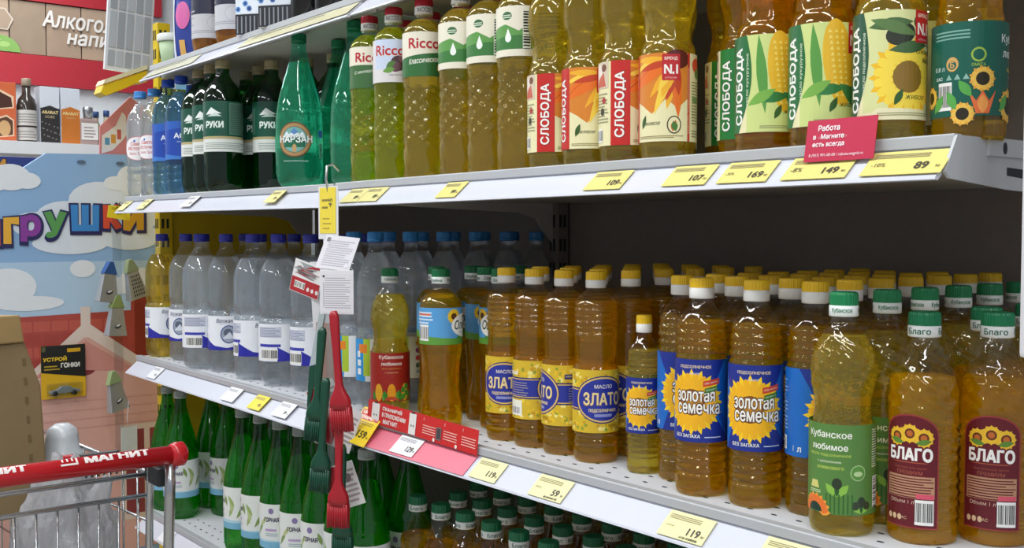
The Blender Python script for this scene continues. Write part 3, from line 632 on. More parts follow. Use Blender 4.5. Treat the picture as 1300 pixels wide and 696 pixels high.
# wall sign: wooden boards above a red band
sg = thing('wall_sign', 'wooden board sign with raised white Cyrillic lettering above red band', 'sign', (-5.62, 1.2, 2.1))
wood = [mat('sign_wood_%d' % k, c, .6, 0, .12, 14) for k, c in enumerate(('#9c8672', '#a8917b', '#93806c'))]
for k in range(9):
    b = MB(); b.box(-.02, 0, -.70 + k * .17, -.70 + k * .17 + .164, .18, .437); b.build('board', wood[k % 3], sg)
b = MB(); b.box(-.025, .012, -.8, .9, .029, .176); b.build('red_band', mat('sign_red', '#a82430', .5), sg)
b = MB(); b.box(-.025, .012, -.8, .9, .441, .8); b.build('red_header', mat('sign_red', '#a82430', .5), sg)
a = Art(); a.text('Алкогольные', .576, .362, '#dcd8d2', w=.56, h=.084, bold=.03, shear=.2).text('напитки', .592, .274, '#dcd8d2', w=.36, h=.060, bold=.03, shear=.2)
link('lettering', a.mesh('sign_lettering', flat_x(.012), step=.0005), sg)
a = Art(); a.poly([(.03, .285), (.14, .285), (.165, .34), (.13, .39), (.03, .39)], '#c4b6a6').poly([(.036, .291), (.136, .291), (.156, .34), (.126, .384), (.036, .384)], '#a08c78')
a.ell(.10, .181, .095, .078, '#7fa85a', 24, 0, 0, PI).ell(.12, .215, .028, .014, '#9cc070').ell(.06, .205, .018, .012, '#9cc070').ell(.09, .235, .016, .010, '#9cc070')
link('lime_picture', a.mesh('sign_picture', flat_x(.008), step=.0005), sg)

# ------------------------------------------------------------------ shelving
YF = .945
def shelf(name, label, x0, x1, z, zr=0.0, yf=YF, holes=True, brackets=(), end_plate=False, rail_col=None, depth=1.485, grp='white steel shelves with price rails'):
    o = thing(name, label, 'shelf', (x0, yf, z), (0, math.atan2(-zr, x1 - x0), 0), grp)
    L = x1 - x0; D = depth - yf
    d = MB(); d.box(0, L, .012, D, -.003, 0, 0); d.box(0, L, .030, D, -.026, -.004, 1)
    if holes:
        for hy in (.040, .068):
            for k in range(int(L / .034)):
                cx = .02 + k * .034 + (.017 if hy > .05 else 0)
                d.add([(cx + .0045 * cos(t), hy + .0022 * sin(t), .0004) for t in [2 * PI * i / 8 for i in range(8)]], [tuple(range(8))], 2)
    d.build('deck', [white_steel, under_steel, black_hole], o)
    r = MB(); r.prism([(.013, -.001), (.013, .0025), (.001, .0025), (0, .001), (0, -.009), (.006, -.012), (.013, -.012)], 0, L, 'x', 0)
    r.build('front_rim', grey_steel, o)
    r = MB(); r.prism([(.004, -.0085), (.004, -.0105), (-.028, -.038), (-.029, -.041), (-.024, -.042), (.012, -.014), (.012, -.0085)], 0.002, L - .002, 'x', 0)
    r.build('price_rail', mat('rail_white', '#d6d8e2', .28, 0, .02), o)
    for bx in brackets:
        b = MB(); b.prism([(.03, -.004), (D, -.004), (D, -.115), (D - .03, -.108), (D - .055, -.085), (D - .075, -.058), (D - .12, -.046), (.05, -.034)], bx, bx + .004, 'x'); b.build('bracket', under_steel, o)
    if end_plate:
        b = MB(); b.prism([(0.001, .001), (D, .001), (D, -.060), (.10, -.048), (-.012, -.040), (-.020, -.034)], L, L + .003, 'x'); b.prism([(.055, .0015), (D, .0015), (D, -.016), (.055, -.016)], L + .003, L + .006, 'x')
        b.add([(L + .0035, .095, -.026), (L + .0035, .128, -.027), (L + .0035, .128, -.036), (L + .0035, .095, -.034)], [(0, 1, 2, 3)], 1)
        b.add([(L + .0065, .085 + .004 * cos(t), -.008 + .006 * sin(t)) for t in [2 * PI * i / 10 for i in range(10)]], [tuple(range(10))], 1)
        b.build('end_plate', [grey_steel, black_hole], o)
    return o
zU, zL, zB, zT = 1.488, 1.077, .692, 1.823
shelf('metal_shelf', 'upper oil shelf in the near bay, carrying red and green labelled oil bottles', -1.692, -.522, zU - .002, .004, brackets=(.002,), end_plate=True)
shelf('metal_shelf', 'lower oil shelf in the near bay, carrying yellow capped oil bottles', -1.692, -.46, zL, 0, brackets=(.002,))
shelf('metal_shelf', 'lowest visible shelf in the near bay, full of green capped oil', -1.692, -.46, zB, 0, holes=False, brackets=(.002,))
shelf('metal_shelf', 'topmost shelf of the near bay, only its corner showing', -1.655, -.46, zT, 0, yf=.985)
shelf('metal_shelf', 'upper shelf of the far bay under the mineral water bottles', -2.80, -1.698, zU + .002, -.005, brackets=(.002,))
shelf('metal_shelf', 'middle shelf of the far bay under the clear water bottles', -2.735, -1.698, zL + .004, -.006, brackets=(.002,))
shelf('metal_shelf', 'lowest shelf of the far bay under the green water bottles', -2.68, -1.698, zB, 0, brackets=(.002,))
shelf('metal_shelf', 'top shelf of the far bay under the draft drink bottles', -2.72, -1.665, zT, 0, yf=.985, holes=False, brackets=(.002,), depth=1.448)
def upright(name, label, x, y, m, z1, slots=True, w=.03, dp=.03):
    o = thing(name, label, 'upright', (x, y, 0))
    b = MB(); b.box(0, w, 0, dp, 0, z1); b.build('post', m, o, bevel=.002)
    s = MB()
    for k in range(int(z1 / .05)):
        for q in (.25, .62):
            s.box(w * q - .003, w * q + .003, -.0008, .002, k * .05 + .010, k * .05 + .036); 
            s.box(w - .002, w + .0008, dp * q - .003, dp * q + .003, k * .05 + .010, k * .05 + .036)
    sl = s.build('slots', black_hole, o); sl['kind'] = 'stuff'
    return o
upright('slotted_upright', 'yellow slotted upright at the far end of the shelving', -2.835, 1.035, yellow_steel, 1.955, w=.035, dp=.035)
upright('slotted_upright', 'dark slotted upright between the two bays against the back panel', -1.700, 1.455, dark_panel, 2.3)
b = MB(); b.box(-2.83, -2.812, 1.075, 1.49, 0.02, 1.785); tag(b.build('steel_sheet', mat('yellow_panel', '#d8b81c', .45, 0, .05, 6)), 'yellow steel end panel closing the far bay', 'panel')
p_ = MB(); p_.box(-.4485, -.385, .925, .965, 1.29, 2.4); tag(p_.build('white_end_post', mat('post_white', '#d5d3d6', .4, 0, .03), bevel=.004), 'plain white vertical post at the right edge of the picture', 'post')

# ------------------------------------------------------------------ price tags on the rails
ALPHA = R_(-49)
def price_tag(x, z, label, col, price, w=.066, h=.036, yf=YF, old=None, dot='90', big=1.0, codes=True, roll=0.0):
    o = thing('price_tag', label, 'price tag', (x, yf - .0145, z - .0230), (ALPHA, roll, 0), 'price tags on the shelf rails')
    c = MB(); c.box(-w / 2, w / 2, 0, .0007, -h / 2, h / 2); c.build('card', ink(col), o)
    a = Art()
    a.lines(-w * .44, w * .25, h * .20, h * .40, '#9a9170' if col != '#f1f1f2' else '#a4a4ac', 3, .45)
    if price: a.text(price, w * .22, -h * .16, '#4a463c', h=h * .30 * big, bold=.03).text(dot, w * .42, -h * .22, '#4a463c', h=h * .10)
    if old: a.text(old, -w * .33, -h * .08, '#55503f', w=w * .18)
    if codes: a.bars(-w * .02, w * .38, -h * .47, -h * .36, bg=None, n=20)
    link('print', a.mesh('price_print', lambda u, v, l: Vector((u, -.0005 - l, v))), o)
    return o
YL, PY, WH = '#f2e173', '#f4ecae', '#f1f1f2'
uz = lambda x: zU - .002 + .004 * (x + 1.692) / 1.17
price_tag(-.562, uz(-.562), 'yellow price card reading 89 at the end of the upper rail', '#e9dc84', '89', w=.085, old='-10%', codes=False)
price_tag(-.660, uz(-.660), 'yellow price card reading 149 under the red job notice', '#e9dc84', '149', w=.078, old='-8%', codes=False)
price_tag(-.752, uz(-.752), 'yellow price card reading 169 below the corn oil', '#e9dc84', '169', w=.068, old='-30%', codes=False)
price_tag(-.836, uz(-.836), 'yellow price card reading 107 on the upper rail', '#e9dc84', '107', w=.066, codes=False)
price_tag(-.972, uz(-.972), 'yellow price card reading 109 below the red flame oil', '#e9dc84', '109', w=.066, codes=False)
price_tag(-1.312, uz(-1.312), 'small yellow price card below the green and white labelled oil', '#e9dc84', '99', w=.052, big=.8, codes=False)
price_tag(-1.600, uz(-1.600), 'left of two adjoining yellow price cards beside the bay joint', '#e6dc94', '89', w=.060, big=.8, codes=False)
price_tag(-1.538, uz(-1.538), 'right of two adjoining yellow price cards beside the bay joint', '#e6dc94', '89', w=.060, big=.8, codes=False)
price_tag(-1.905, zU + .0045, 'yellow price card below the tall teal bottle', '#f0e49a', '59', w=.05, big=.7, codes=False)
price_tag(-2.33, zU + .0045, 'white price card below the dark green bottles', WH, '35', w=.06, big=.7, codes=False)
price_tag(-2.62, zU + .0045, 'yellow price card below the blue labelled water', '#efe6a0', '27', w=.05, big=.6, codes=False)
price_tag(-2.765, zU + .003, 'pale yellow price card at the far end of the upper rail', '#efe29a', None, w=.05, codes=False)
price_tag(-.690, zL, 'cream price card cut off by the bottom of the picture', PY, '119', w=.078, old='БЛАГО')
price_tag(-.838, zL, 'cream price card reading 119 below the blue sunflower labels', PY, '119', w=.070, old='ЗОЛОТАЯ')
price_tag(-1.082, zL, 'cream price card reading 59 on the lower rail', PY, '59', w=.068, old='ЗЛАТО')
price_tag(-1.222, zL, 'cream price card reading 119 beside the pink rail strip', PY, '119', w=.062, codes=False)
price_tag(-1.985, zL + .003, 'bright yellow price card on the far lower rail', '#f3dc2e', '45', w=.056, big=.7, codes=False)
price_tag(-1.872, zL + .003, 'white price card on the far lower rail near the hanging brushes', WH, '29', w=.060, big=.7, codes=False)
price_tag(-2.115, zL + .004, 'blank white price card beside the bright yellow one', WH, None, w=.062, codes=False)
price_tag(-2.56, zL + .004, 'white price card at the far end of the lower rail', WH, '49', w=.055, big=.6, codes=False)
price_tag(-2.50, zB, 'white price card on the lowest far rail', WH, '42', w=.058, big=.7, codes=False)
price_tag(-1.90, zT, 'long faded yellow price strip on the top rail', '#d8d2ac', None, w=.46, yf=.985, codes=False)
price_tag(-2.53, zT, 'faded yellow price strip at the far end of the top rail', '#d6d4bc', None, w=.30, yf=.985, codes=False)
# pink rail strip, white 129 card, tall yellow 159 card, red banner
o = thing('rail_strip', 'pink film covering a stretch of the lower rail', 'rail strip', (-1.42, YF - .0138, zL - .0236), (ALPHA, 0, 0))
c = MB(); c.box(-.158, .155, 0, .0006, -.0205, .0205); c.build('film', mat('pink_film', '#e8798c', .35, 0, .06, 12), o)
price_tag(-1.438, zL + .0016, 'white price card reading 129 on the pink rail strip', WH, '129', w=.066, codes=False)
o = thing('price_tag', 'tall bright yellow price card reading 159 beside the red banner', 'price tag', (-1.570, .9295, 1.068), (R_(-38), R_(3), 0), 'price tags on the shelf rails')
c = MB(); c.box(-.034, .034, 0, .0007, -.034, .034); c.build('card', ink('#f5d21e'), o)
a = Art(); a.rect(-.030, .014, .012, .030, '#d23a3c').text('ЦЕНЫ', -.008, .0255, '#f6ead0', w=.036, h=.0065, bold=.05).text('ПОЖАРЧЕ', -.008, .0165, '#f6ead0', w=.040, h=.0065, bold=.05).rect(.017, .030, .013, .029, '#c02c38').text('%', .0235, .021, '#f0c8b8', h=.010)
a.lines(-.029, .024, .003, .010, '#a8902a', 2).text('159', .008, -.014, '#4a3e14', w=.028, h=.014, bold=.03).text('90', .0275, -.018, '#4a3e14', h=.004).lines(-.030, -.014, -.012, -.002, '#8a761e', 2)
link('print', a.mesh('price_print', lambda u, v, l: Vector((u, -.0005 - l, v))), o)
o = thing('shelf_banner', 'long red paper banner inviting a scan in the app, stuck along the lower rim', 'banner', (-1.42, YF - .003, zL + .013), (R_(-6), R_(1.5), 0))
c = MB(); c.box(-.158, .158, 0, .0008, -.019, .019); c.build('card', ink('#cc2a2a'), o)
a = Art()
for k, t in enumerate(('СКАНИРУЙ', 'В ПРИЛОЖЕНИИ', '«МАГНИТ»')): a.text(t, -.075 + (-.006, 0, -.009)[k], .011 - k * .011, '#f4ece6', w=(.060, .072, .054)[k], h=.0078, bold=.035)
for u, r in ((-.132, .012), (-.018, .010)):
    a.rect(u - r, u + r, -.018, .016, '#e6e2de').rect(u - r * .4, u + r * .4, .0155, .0185, '#2a2a2a').ell(u - r * .3, -.004, .0016, .002, '#2a2a2a').ell(u + r * .3, -.004, .0016, .002, '#2a2a2a')
for u in (.012, .070, .118): a.lines(u, u + .036, -.010, .006, '#f0b0a4', 4, .4).text('1', u + .002, .0125, '#f8eae6', h=.005)
a.rect(.050, .064, -.014, .006, '#7a6a68').rect(.052, .062, -.012, .004, '#4a4446')
for u in (.045, .105): a.ell(u, -.0155, .003, .003, '#f4ece6')
link('print', a.mesh('banner_print', lambda u, v, l: Vector((u, -.0005 - l, v))), o)
o = thing('job_notice', 'small crimson job notice with white lettering clipped to the upper rim', 'notice', (-.640, YF - .008, zU + .0065), (R_(-10), 0, 0))
c = MB(); c.box(-.041, .041, 0, .0008, -.022, .022); c.build('card', ink('#c22046'), o)
a = Art(); a.text('Работа', -.014, .013, '#f6e8ea', w=.026, bold=.04).text('в «Магните»', -.012, .004, '#f6e8ea', w=.040, bold=.04).text('есть всегда', -.013, -.005, '#f6e8ea', w=.038, bold=.04).text('8 (937) 991-00-00 / rabota.magnit.ru', -.003, -.016, '#f0ccd4', w=.064, bold=.02)
link('print', a.mesh('notice_print', lambda u, v, l: Vector((u, -.0005 - l, v))), o)

# ------------------------------------------------------------------ stock, lower shelf of the near bay
N = 'oil_bottle'
ORD = ('front', 'one', 'two', 'three', 'four', 'five', 'six')
NTH = ('first', 'second', 'third', 'fourth', 'fifth', 'sixth', 'seventh', 'eighth', 'ninth', 'tenth', 'eleventh', 'twelfth', 'thirteenth')
G = 'gold oil bottles with blue oval labels'
for i, (x, t, lb) in enumerate(((-1.304, -6, 'gold oil bottle with blue oval label, farthest of the front four'), (-1.236, 78, 'gold oil bottle turned so its small print panel faces out'),
        (-1.168, -82, 'gold oil bottle turned so its barcode and small print show'), (-1.100, 20, 'gold oil bottle showing its whole blue oval label, nearest of its kind'))):
    put('zlato', N, x, 1.03, zL, t, lb, group=G)
for c_, x in enumerate((-1.304, -1.236, -1.168, -1.100)):
    for k in range(1, 6):
        put('zlato', N, x + .0004 * ((k * 7 + c_) % 3 - 1), 1.03 + .0695 * k, zL, rnd.uniform(-90, 90), 'gold oil bottle %s back, %s column of the blue oval oil' % (ORD[k], ('farthest', 'second', 'third', 'nearest')[c_]), group=G)
G = 'sunflower oil bottles with blue labels'
put('semechka_small', N, -1.005, 1.030, zL, -8, 'small slim oil bottle with blue sunflower label, shorter than its neighbours', group=G)
put('semechka_small', N, -1.006, 1.082, zL, 10, 'second small slim oil bottle just behind the first', group=G)
for x, y, t, lb in ((-.947, 1.042, 22, 'sunflower oil with blue label, half hidden behind its nearer twin'), (-.880, 1.003, -14, 'sunflower oil with blue label and big yellow flower, left of the front three'),
        (-.803, 1.012, -4, 'sunflower oil with blue label, middle of the front three'), (-.737, 1.035, 58, 'sunflower oil with blue label turned aside, next to the green label bottle')):
    put('semechka', N, x, y, zL, t, lb, group=G)
for c_, (x, y0) in enumerate(((-.947, 1.042), (-.880, 1.003), (-.803, 1.012), (-.737, 1.035))):
    for k in range(1, 7):
        if y0 + .067 * k < 1.45: put('semechka', N, x + .0004 * ((k * 5 + c_) % 3 - 1), y0 + .067 * k, zL, rnd.uniform(-120, 120), 'yellow capped oil bottle %s behind %s blue sunflower label' % (ORD[k], ('the half hidden', 'the left front', 'the middle front', 'the turned aside')[c_]), group=G)
G = 'waisted oil bottles with embossed shoulders'
put('kub_green', N, -.672, .995, zL, -8, 'pale oil in waisted bottle with bright green label at the shelf edge', group=G)
put('kub_green', N, -.668, 1.072, zL, 6, 'waisted oil bottle with green label directly behind its twin', group=G)
for k in range(2, 6): put('kub_green', N, -.666, .997 + .075 * k, zL, rnd.uniform(-90, 90), 'green capped waisted oil bottle %s behind the green label one' % ORD[k], group=G)
put('kub_red', N, -1.622, 1.015, zL, 4, 'pale oil in waisted bottle with red corn label beside the hanging brushes', group=G)
G = 'golden oil bottles with maroon arch labels'
put('blago', N, -.601, 1.035, zL, -20, 'golden oil with arched maroon label, left of the two at the shelf end', group=G)
put('blago', N, -.550, 1.089, zL, -6, 'golden oil with arched maroon label, at the very end of the shelf', group=G)
put('blago', N, -.594, 1.151, zL, -12, 'golden oil bottle whose cap shows between the two maroon label ones', group=G)
for x, y, lb in ((-.522, 1.179, 'one behind the maroon label at the shelf end'), (-.588, 1.241, 'three rows behind the left maroon label'), (-.514, 1.264, 'two behind the maroon label at the shelf end'), (-.585, 1.321, 'four rows behind the left maroon label')): put('blago', N, x, y, zL, rnd.uniform(-40, 40), 'green capped golden oil bottle ' + lb, group=G)
G = 'oil bottles with blue sky labels'
put('oleina', N, -1.445, 1.003, zL, 82, 'green capped oil with blue sky label turned to its barcode side', group=G)
put('oleina', N, -1.548, 1.066, zL, 22, 'green capped oil with blue label peeping out beside the red corn label', group=G)
put('oleina', N, -1.386, 1.082, zL, -12, 'green capped oil with white oval badge, between barcode bottle and gold oil', group=G)
for x, y, lb in ((-1.545, 1.143, 'behind the blue label that peeps out'), (-1.466, 1.112, 'behind the barcode side bottle'), (-1.470, 1.190, 'two behind the barcode side bottle'), (-1.388, 1.161, 'behind the white oval badge'), (-1.392, 1.238, 'two behind the white oval badge')): put('oleina', N, x, y, zL, rnd.uniform(-60, 60), 'green capped oil bottle ' + lb, group=G)
# sky-blue capped water, two columns running back
G = 'water bottles with sky blue caps'
for c_, x in enumerate((-1.777, -1.698)):
    for k in range(6):
        lb = ('clear water bottle with sky blue cap behind the hanging brushes', 'clear water bottle with sky blue cap beside the red corn label oil')[c_] if k == 0 else 'sky blue capped water bottle, %s in the %s column behind the oil' % (NTH[k], ('far', 'near')[c_])
        put('sky', 'water_bottle', x, 1.032 + .0775 * k, zL, 14 if k == 0 else rnd.uniform(-60, 60), lb, group=G)
# far bay, clear water with white label
G = 'clear water bottles with white and blue labels'
wl_ = [(-2.705, 1.005, 30, 'volga_yellow', 'yellowish drink in clear bottle, at the far end of its row'), (-2.668, 1.092, 20, 'volga_yellow', 'second yellowish bottle from the far end of the row'), (-2.592, 1.024, -30, 'volga', 'clear water bottle just before the yellowish ones'),
    (-2.499, 1.030, 45, 'volga', 'clear water bottle fourth from the far end, label half turned'), (-2.418, .990, 90, 'volga', 'clear water bottle fifth from the far end, label turned to its print side'), (-2.335, 1.018, 0, 'volga', 'clear water bottle sixth from the far end, round emblem facing out'),
    (-2.258, 1.064, 80, 'volga', 'clear water bottle seventh from the far end, label turned away'), (-2.180, 1.012, 38, 'volga', 'clear water bottle next to last in the front row, emblem to its right'), (-2.062, 1.016, 82, 'volga', 'nearest clear water bottle, barcode facing out, left of the hanging cards')]
for x, y, t, k, lb in wl_: put(k, 'water_bottle', x, y, zL + .004, t, lb, group=G)
for x in (-2.54, -2.45, -2.36, -2.27, -2.18, -2.09, -2.0, -1.91):
    for k in range(2): put('volga', 'water_bottle', x, 1.158 + .09 * k, zL + .004, rnd.uniform(-90, 90), 'dark blue capped water bottle, %s row of the far bay, %s along' % (('second', 'third')[k], NTH[round((x + 2.54) / .09)]), group=G)
put('volga', 'water_bottle', -1.955, 1.034, zL + .004, 60, 'clear water bottle right behind the hanging red and white card', group=G)

# ------------------------------------------------------------------ stock, upper shelf of the near bay
G = 'oil bottles with high cream labels'
zz = zU - .0005
put('ricco_avocado', N, -1.654, .995, zz, 0, 'greenish oil with avocado on its cream label, beside the bay joint', group=G)
put('ricco_olive', N, -1.566, .990, zz, -12, 'bright yellow-green oil with black olives on its label', group=G)
put('ricco_classic', N, -1.476, .992, zz, 0, 'oil with cream and dark green label and red script name, facing out squarely', group=G)
put('ricco_back', N, -1.372, .992, zz, 6, 'oil turned to its green hill barcode label, farthest of three', group=G)
put('ricco_back', N, -1.297, .992, zz, 0, 'oil turned to its green hill barcode label, middle of three', group=G)
put('ricco_back', N, -1.223, .992, zz, -4, 'oil turned to its green hill barcode label, nearest of three', group=G)
for x, y, k in ((-1.648, 1.070, 'avocado'), (-1.560, 1.066, 'olive'), (-1.470, 1.067, 'classic')): put('ricco_' + k, N, x, y, zz, 10, 'red capped oil bottle right behind the %s label one' % k, group=G)
for k, x in enumerate((-1.372, -1.297, -1.223)): put('ricco_back', N, x, 1.068, zz, rnd.uniform(-60, 60), 'red capped oil bottle behind the %s green hill label' % ('farthest', 'middle', 'nearest')[k], group=G)
G = 'large oil bottles with upright name on the label'
put('sloboda_red', N, -1.1475, .990, zz, 62, 'large oil bottle with red stripe and small figure picture, first of four', group=G)
put('sloboda_red', N, -1.074, .990, zz, 14, 'large oil bottle showing orange petals, second of four red ones', group=G)
put('sloboda_red', N, -1.0005, .990, zz, 66, 'large oil bottle with red stripe, standing between the two petal labels', group=G)
put('sloboda_red', N, -.927, .990, zz, -16, 'large oil bottle showing orange petals and red badge, nearest of four red ones', group=G)
put('sloboda_greenback', N, -.912, 1.098, zz, 50, 'large oil bottle with green stripe standing back beside the corn oil', group=G)
put('sloboda_greenback', N, -.842, 1.040, zz, 36, 'large oil bottle with green stripe, tucked against the first corn oil', group=G)
put('sloboda_corn', N, -.772, .988, zz, 20, 'large amber oil bottle with corn cob label, left of the corn pair', group=G)
put('sloboda_corn', N, -.693, .982, zz, 18, 'large amber oil bottle with corn cob label, right of the corn pair', group=G)
put('sloboda_olive', N, -.613, .982, zz, 14, 'large oil bottle with black olives and sunflower on its label', group=G)
put('sloboda_olive', N, -.620, 1.064, zz, -85, 'large oil bottle standing back, showing its print panel', group=G)
put('kub_dark', N, -.543, 1.010, zz, 20, 'oil bottle with dark teal flower label at the end of the upper shelf', group='waisted oil bottles with embossed shoulders')
for k, x in enumerate((-1.145, -1.071, -.997)): put('sloboda_red', N, x, 1.070, zz, rnd.uniform(-90, 90), 'large oil bottle in the second row behind the %s red one' % NTH[k], group=G)
for k, x in enumerate((-.783, -.703)): put('sloboda_corn', N, x, 1.092 - .018 * k, zz, rnd.uniform(-90, 90), 'large oil bottle in the second row behind the %s corn label' % ('left', 'right')[k], group=G)
# ------------------------------------------------------------------ stock, upper shelf of the far bay
W = 'water_bottle'; z2 = zU + .003
put('narzan', W, -1.930, .998, z2, 0, 'tall teal mineral water bottle with round brown mountain emblem', group='teal mineral water bottles')
put('narzan', W, -1.945, 1.096, z2, 30, 'teal mineral water bottle hidden just behind the tall one', group='teal mineral water bottles')
put('narzan', W, -1.748, 1.020, z2, 50, 'teal mineral water bottle partly hidden beside the avocado oil', group='teal mineral water bottles')
G = 'dark green mineral water bottles with tan caps'
for x, y, lb in ((-2.465, 1.012, 'dark green water bottle with tan cap, farthest of the front three'), (-2.377, 1.004, 'dark green water bottle with tan cap, middle of the front three'), (-2.289, .994, 'dark green water bottle with tan cap, nearest of the front three')):
    put('dark_green', W, x, y, z2, 4, lb, group=G)
for k, (x, y) in enumerate(((-2.42, 1.110), (-2.325, 1.100), (-2.232, 1.086), (-2.150, 1.13), (-2.06, 1.15), (-1.97, 1.20), (-1.86, 1.16), (-1.77, 1.14))): put('dark_green', W, x, y, z2, rnd.uniform(-30, 30), 'dark green tan capped bottle in the shade, %s from the far end' % NTH[k], group=G)
G = 'blue tinted water bottles'
for x, y, lb in ((-2.690, 1.085, 'blue tinted water bottle standing behind its two twins'), (-2.630, .998, 'blue tinted water bottle, left of the two with blue labels in front'), (-2.548, 1.000, 'blue tinted water bottle, right of the two with blue labels in front')): put('aqua', W, x, y, z2, 12, lb, group=G)
put('saint', W, -2.784, .982, z2, -10, 'clear water bottle with white oval label at the very end of the shelf', group='clear water bottles with oval labels')
put('saint', W, -2.711, .992, z2, -28, 'clear water bottle with white oval label, second from the shelf end', group='clear water bottles with oval labels')
# ------------------------------------------------------------------ stock, lowest shelf
G = 'green water bottles with leafy labels'
for x, y, t, lb in ((-2.668, 1.000, 30, 'green water bottle behind the trolley handle, farthest of its row'), (-2.570, .996, 10, 'green water bottle with leafy label right of the trolley tubes'), (-2.216, 1.000, 60, 'green water bottle, first after the gap on the lowest shelf'), (-2.124, 1.000, -60, 'green water bottle, second after the gap on the lowest shelf'),
        (-2.032, 1.000, 0, 'green water bottle, third after the gap on the lowest shelf'), (-1.940, 1.000, 10, 'green water bottle fourth after the gap, leaves facing out'), (-1.848, 1.000, -10, 'green water bottle left of the hanging brushes'), (-1.756, 1.000, 30, 'green water bottle behind the hanging brushes'), (-1.664, .990, 60, 'green water bottle right of the hanging brushes, beside the green capped oil')):
    put('leafy', W, x, y, zB, t, lb, group=G)
for k, x in enumerate((-2.62, -2.525, -2.255, -2.163, -2.071, -1.979, -1.887, -1.795, -1.69)): put('leafy', W, x, 1.098, zB, rnd.uniform(-60, 60), 'green water bottle, %s in the second row of the lowest shelf' % NTH[k], group=G)
for k, x in enumerate((-2.56, -2.42)): put('leafy', W, x, 1.195, zB, 0, 'green water bottle deep in the gap of the lowest shelf, %s of two' % ('farther', 'nearer')[k], group=G)
G = 'green capped oil bottles on the lowest shelf'
for r_, y in enumerate((1.04, 1.112, 1.184, 1.256, 1.328)):
    for k in range(13):
        x = -1.583 + .0715 * k + (.034 if r_ % 2 else 0) + (0.0 if r_ else .012)
        if r_ == 0 and k == 0: x -= .0
        if x > -.72: continue
        lb = 'green capped oil bottle, %s in the %s row of the lowest shelf' % (NTH[k], NTH[r_])
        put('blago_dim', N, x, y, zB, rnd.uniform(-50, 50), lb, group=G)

# ------------------------------------------------------------------ top shelf of the far bay
G = 'draft drink bottles on the top shelf'
put('draft', 'drink_bottle', -2.452, 1.036, zT, 10, 'amber drink bottle with grey label, left of the two front ones on top', group=G)
put('draft', 'drink_bottle', -2.315, 1.036, zT, -8, 'amber drink bottle with grey label, right of the two front ones on top', group=G)
put('draft', 'drink_bottle', -2.225, 1.125, zT, 30, 'amber drink bottle with dark label beside the flowered box', group=G)
def carton(name, label, cat, x, y, z, w, d, h, art, col, rz=0, face='y', group=None, bev=.002):
    o = thing(name, label, cat, (x, y, z), (0, 0, rz), group)
    b = MB(); b.box(-w / 2, w / 2, -d / 2, d / 2, 0, h); b.build('carton', col if not isinstance(col, str) else ink(col), o, bevel=bev)
    if art:
        fn = (lambda u, v, l: Vector((u, -d / 2 - .0005 - l, v))) if face == 'y' else (lambda u, v, l: Vector((w / 2 + .0005 + l, u, v)))
        link('print', art.mesh(name + '_print', fn), o)
    return o
# green tub with white lid
o = thing('plastic_tub', 'pale green tub with white lid at the end of the top shelf', 'tub', (-2.672, 1.03, zT))
b = MB(); b.lathe([(.026, 0), (.030, .004), (.037, .062)], 28); b.build('tub', mat('tub_green', '#a9bf96', .5), o)
b = MB(); b.lathe([(.040, .060), (.041, .062), (.041, .076), (.038, .079)], 28); b.build('lid', mat('tub_lid', '#d8dcd6', .45), o)
o = thing('glass_jar', 'dark glass jar with gold specks standing behind the green tub', 'jar', (-2.70, 1.115, zT))
b = MB(); b.lathe([(.034, 0), (.038, .01), (.038, .17), (.030, .19)], 28); b.build('jar', mat('jar_dark', '#4a4438', .15, 0, .3, 40), o)
b = MB(); b.lathe([(.033, .188), (.034, .19), (.034, .212), (.031, .214)], 28); b.build('lid', mat('jar_gold', '#b39a58', .3, .7), o)
# shiny blue and pink packet
o = thing('snack_packet', 'shiny blue packet with pink oval on the top shelf', 'packet', (-2.577, 1.03, zT), (0, 0, R_(35)))
pk = MB(); nn = 10; vs = []
for s in (-1, 1):
    for i in range(nn + 1):
        for j in range(nn + 1):
            u = i / nn * 2 - 1; v = j / nn; th = .022 * (1 - abs(u) ** 3) * (max(0, sin(PI * min(1, max(0, v)))) ** .5) + .0012
            vs.append((u * .040, s * th, v * .20))
fs = []
for s in (0, 1):
    for i in range(nn):
        for j in range(nn):
            q = s * (nn + 1) ** 2 + i * (nn + 1) + j; fs.append((q, q + nn + 1, q + nn + 2, q + 1))
ring = [i * (nn + 1) for i in range(nn + 1)]
pk.add(vs, fs, 0, True); pk.build('packet', mat('packet_blue', '#3a4a9a', .18, 0, .1, 20), o)
a = Art(); a.ell(0, .11, .020, .034, '#d86aa8', 22).rect(-.034, -.026, 0.004, .19, '#d8dce8').rect(.026, .034, .004, .19, '#c8d0e4').rect(-.012, .004, .01, .05, '#e0b060')
link('print', a.mesh('packet_print', lambda u, v, l: Vector((u, -(.022 * (1 - min(1, abs(u / .040)) ** 3) * max(0, sin(PI * v / .20)) ** .5 + .0030 + l), v)), [k * .005 for k in range(-7, 8)], [k * .012 for k in range(16)]), o)
a = Art(); a.rect(-.039, .039, .045, .245, '#dfe6ee')
for k in range(26): a.flower(-.033 + (k * 37 % 67) / 1000, .055 + (k * 53 % 180) / 1000, .007, ('#4a8ad0', '#3a6ab0', '#5a9a6a', '#8ac0dc')[k % 4], '#2a3a6a', 6)
a.rect(-.039, .039, .001, .044, '#22242a'); a.many([[(-.036 + k * .010, .004), (-.033 + k * .010, .004), (-.033 + k * .010, .040), (-.036 + k * .010, .040)] for k in range(8)], '#8a8e94')
carton('flowered_box', 'white box with blue flowers and dark striped foot, farther of two', 'box', -2.160, 1.022, zT, .08, .06, .25, a, '#e6eaf0', R_(38), group='flowered boxes on the top shelf')
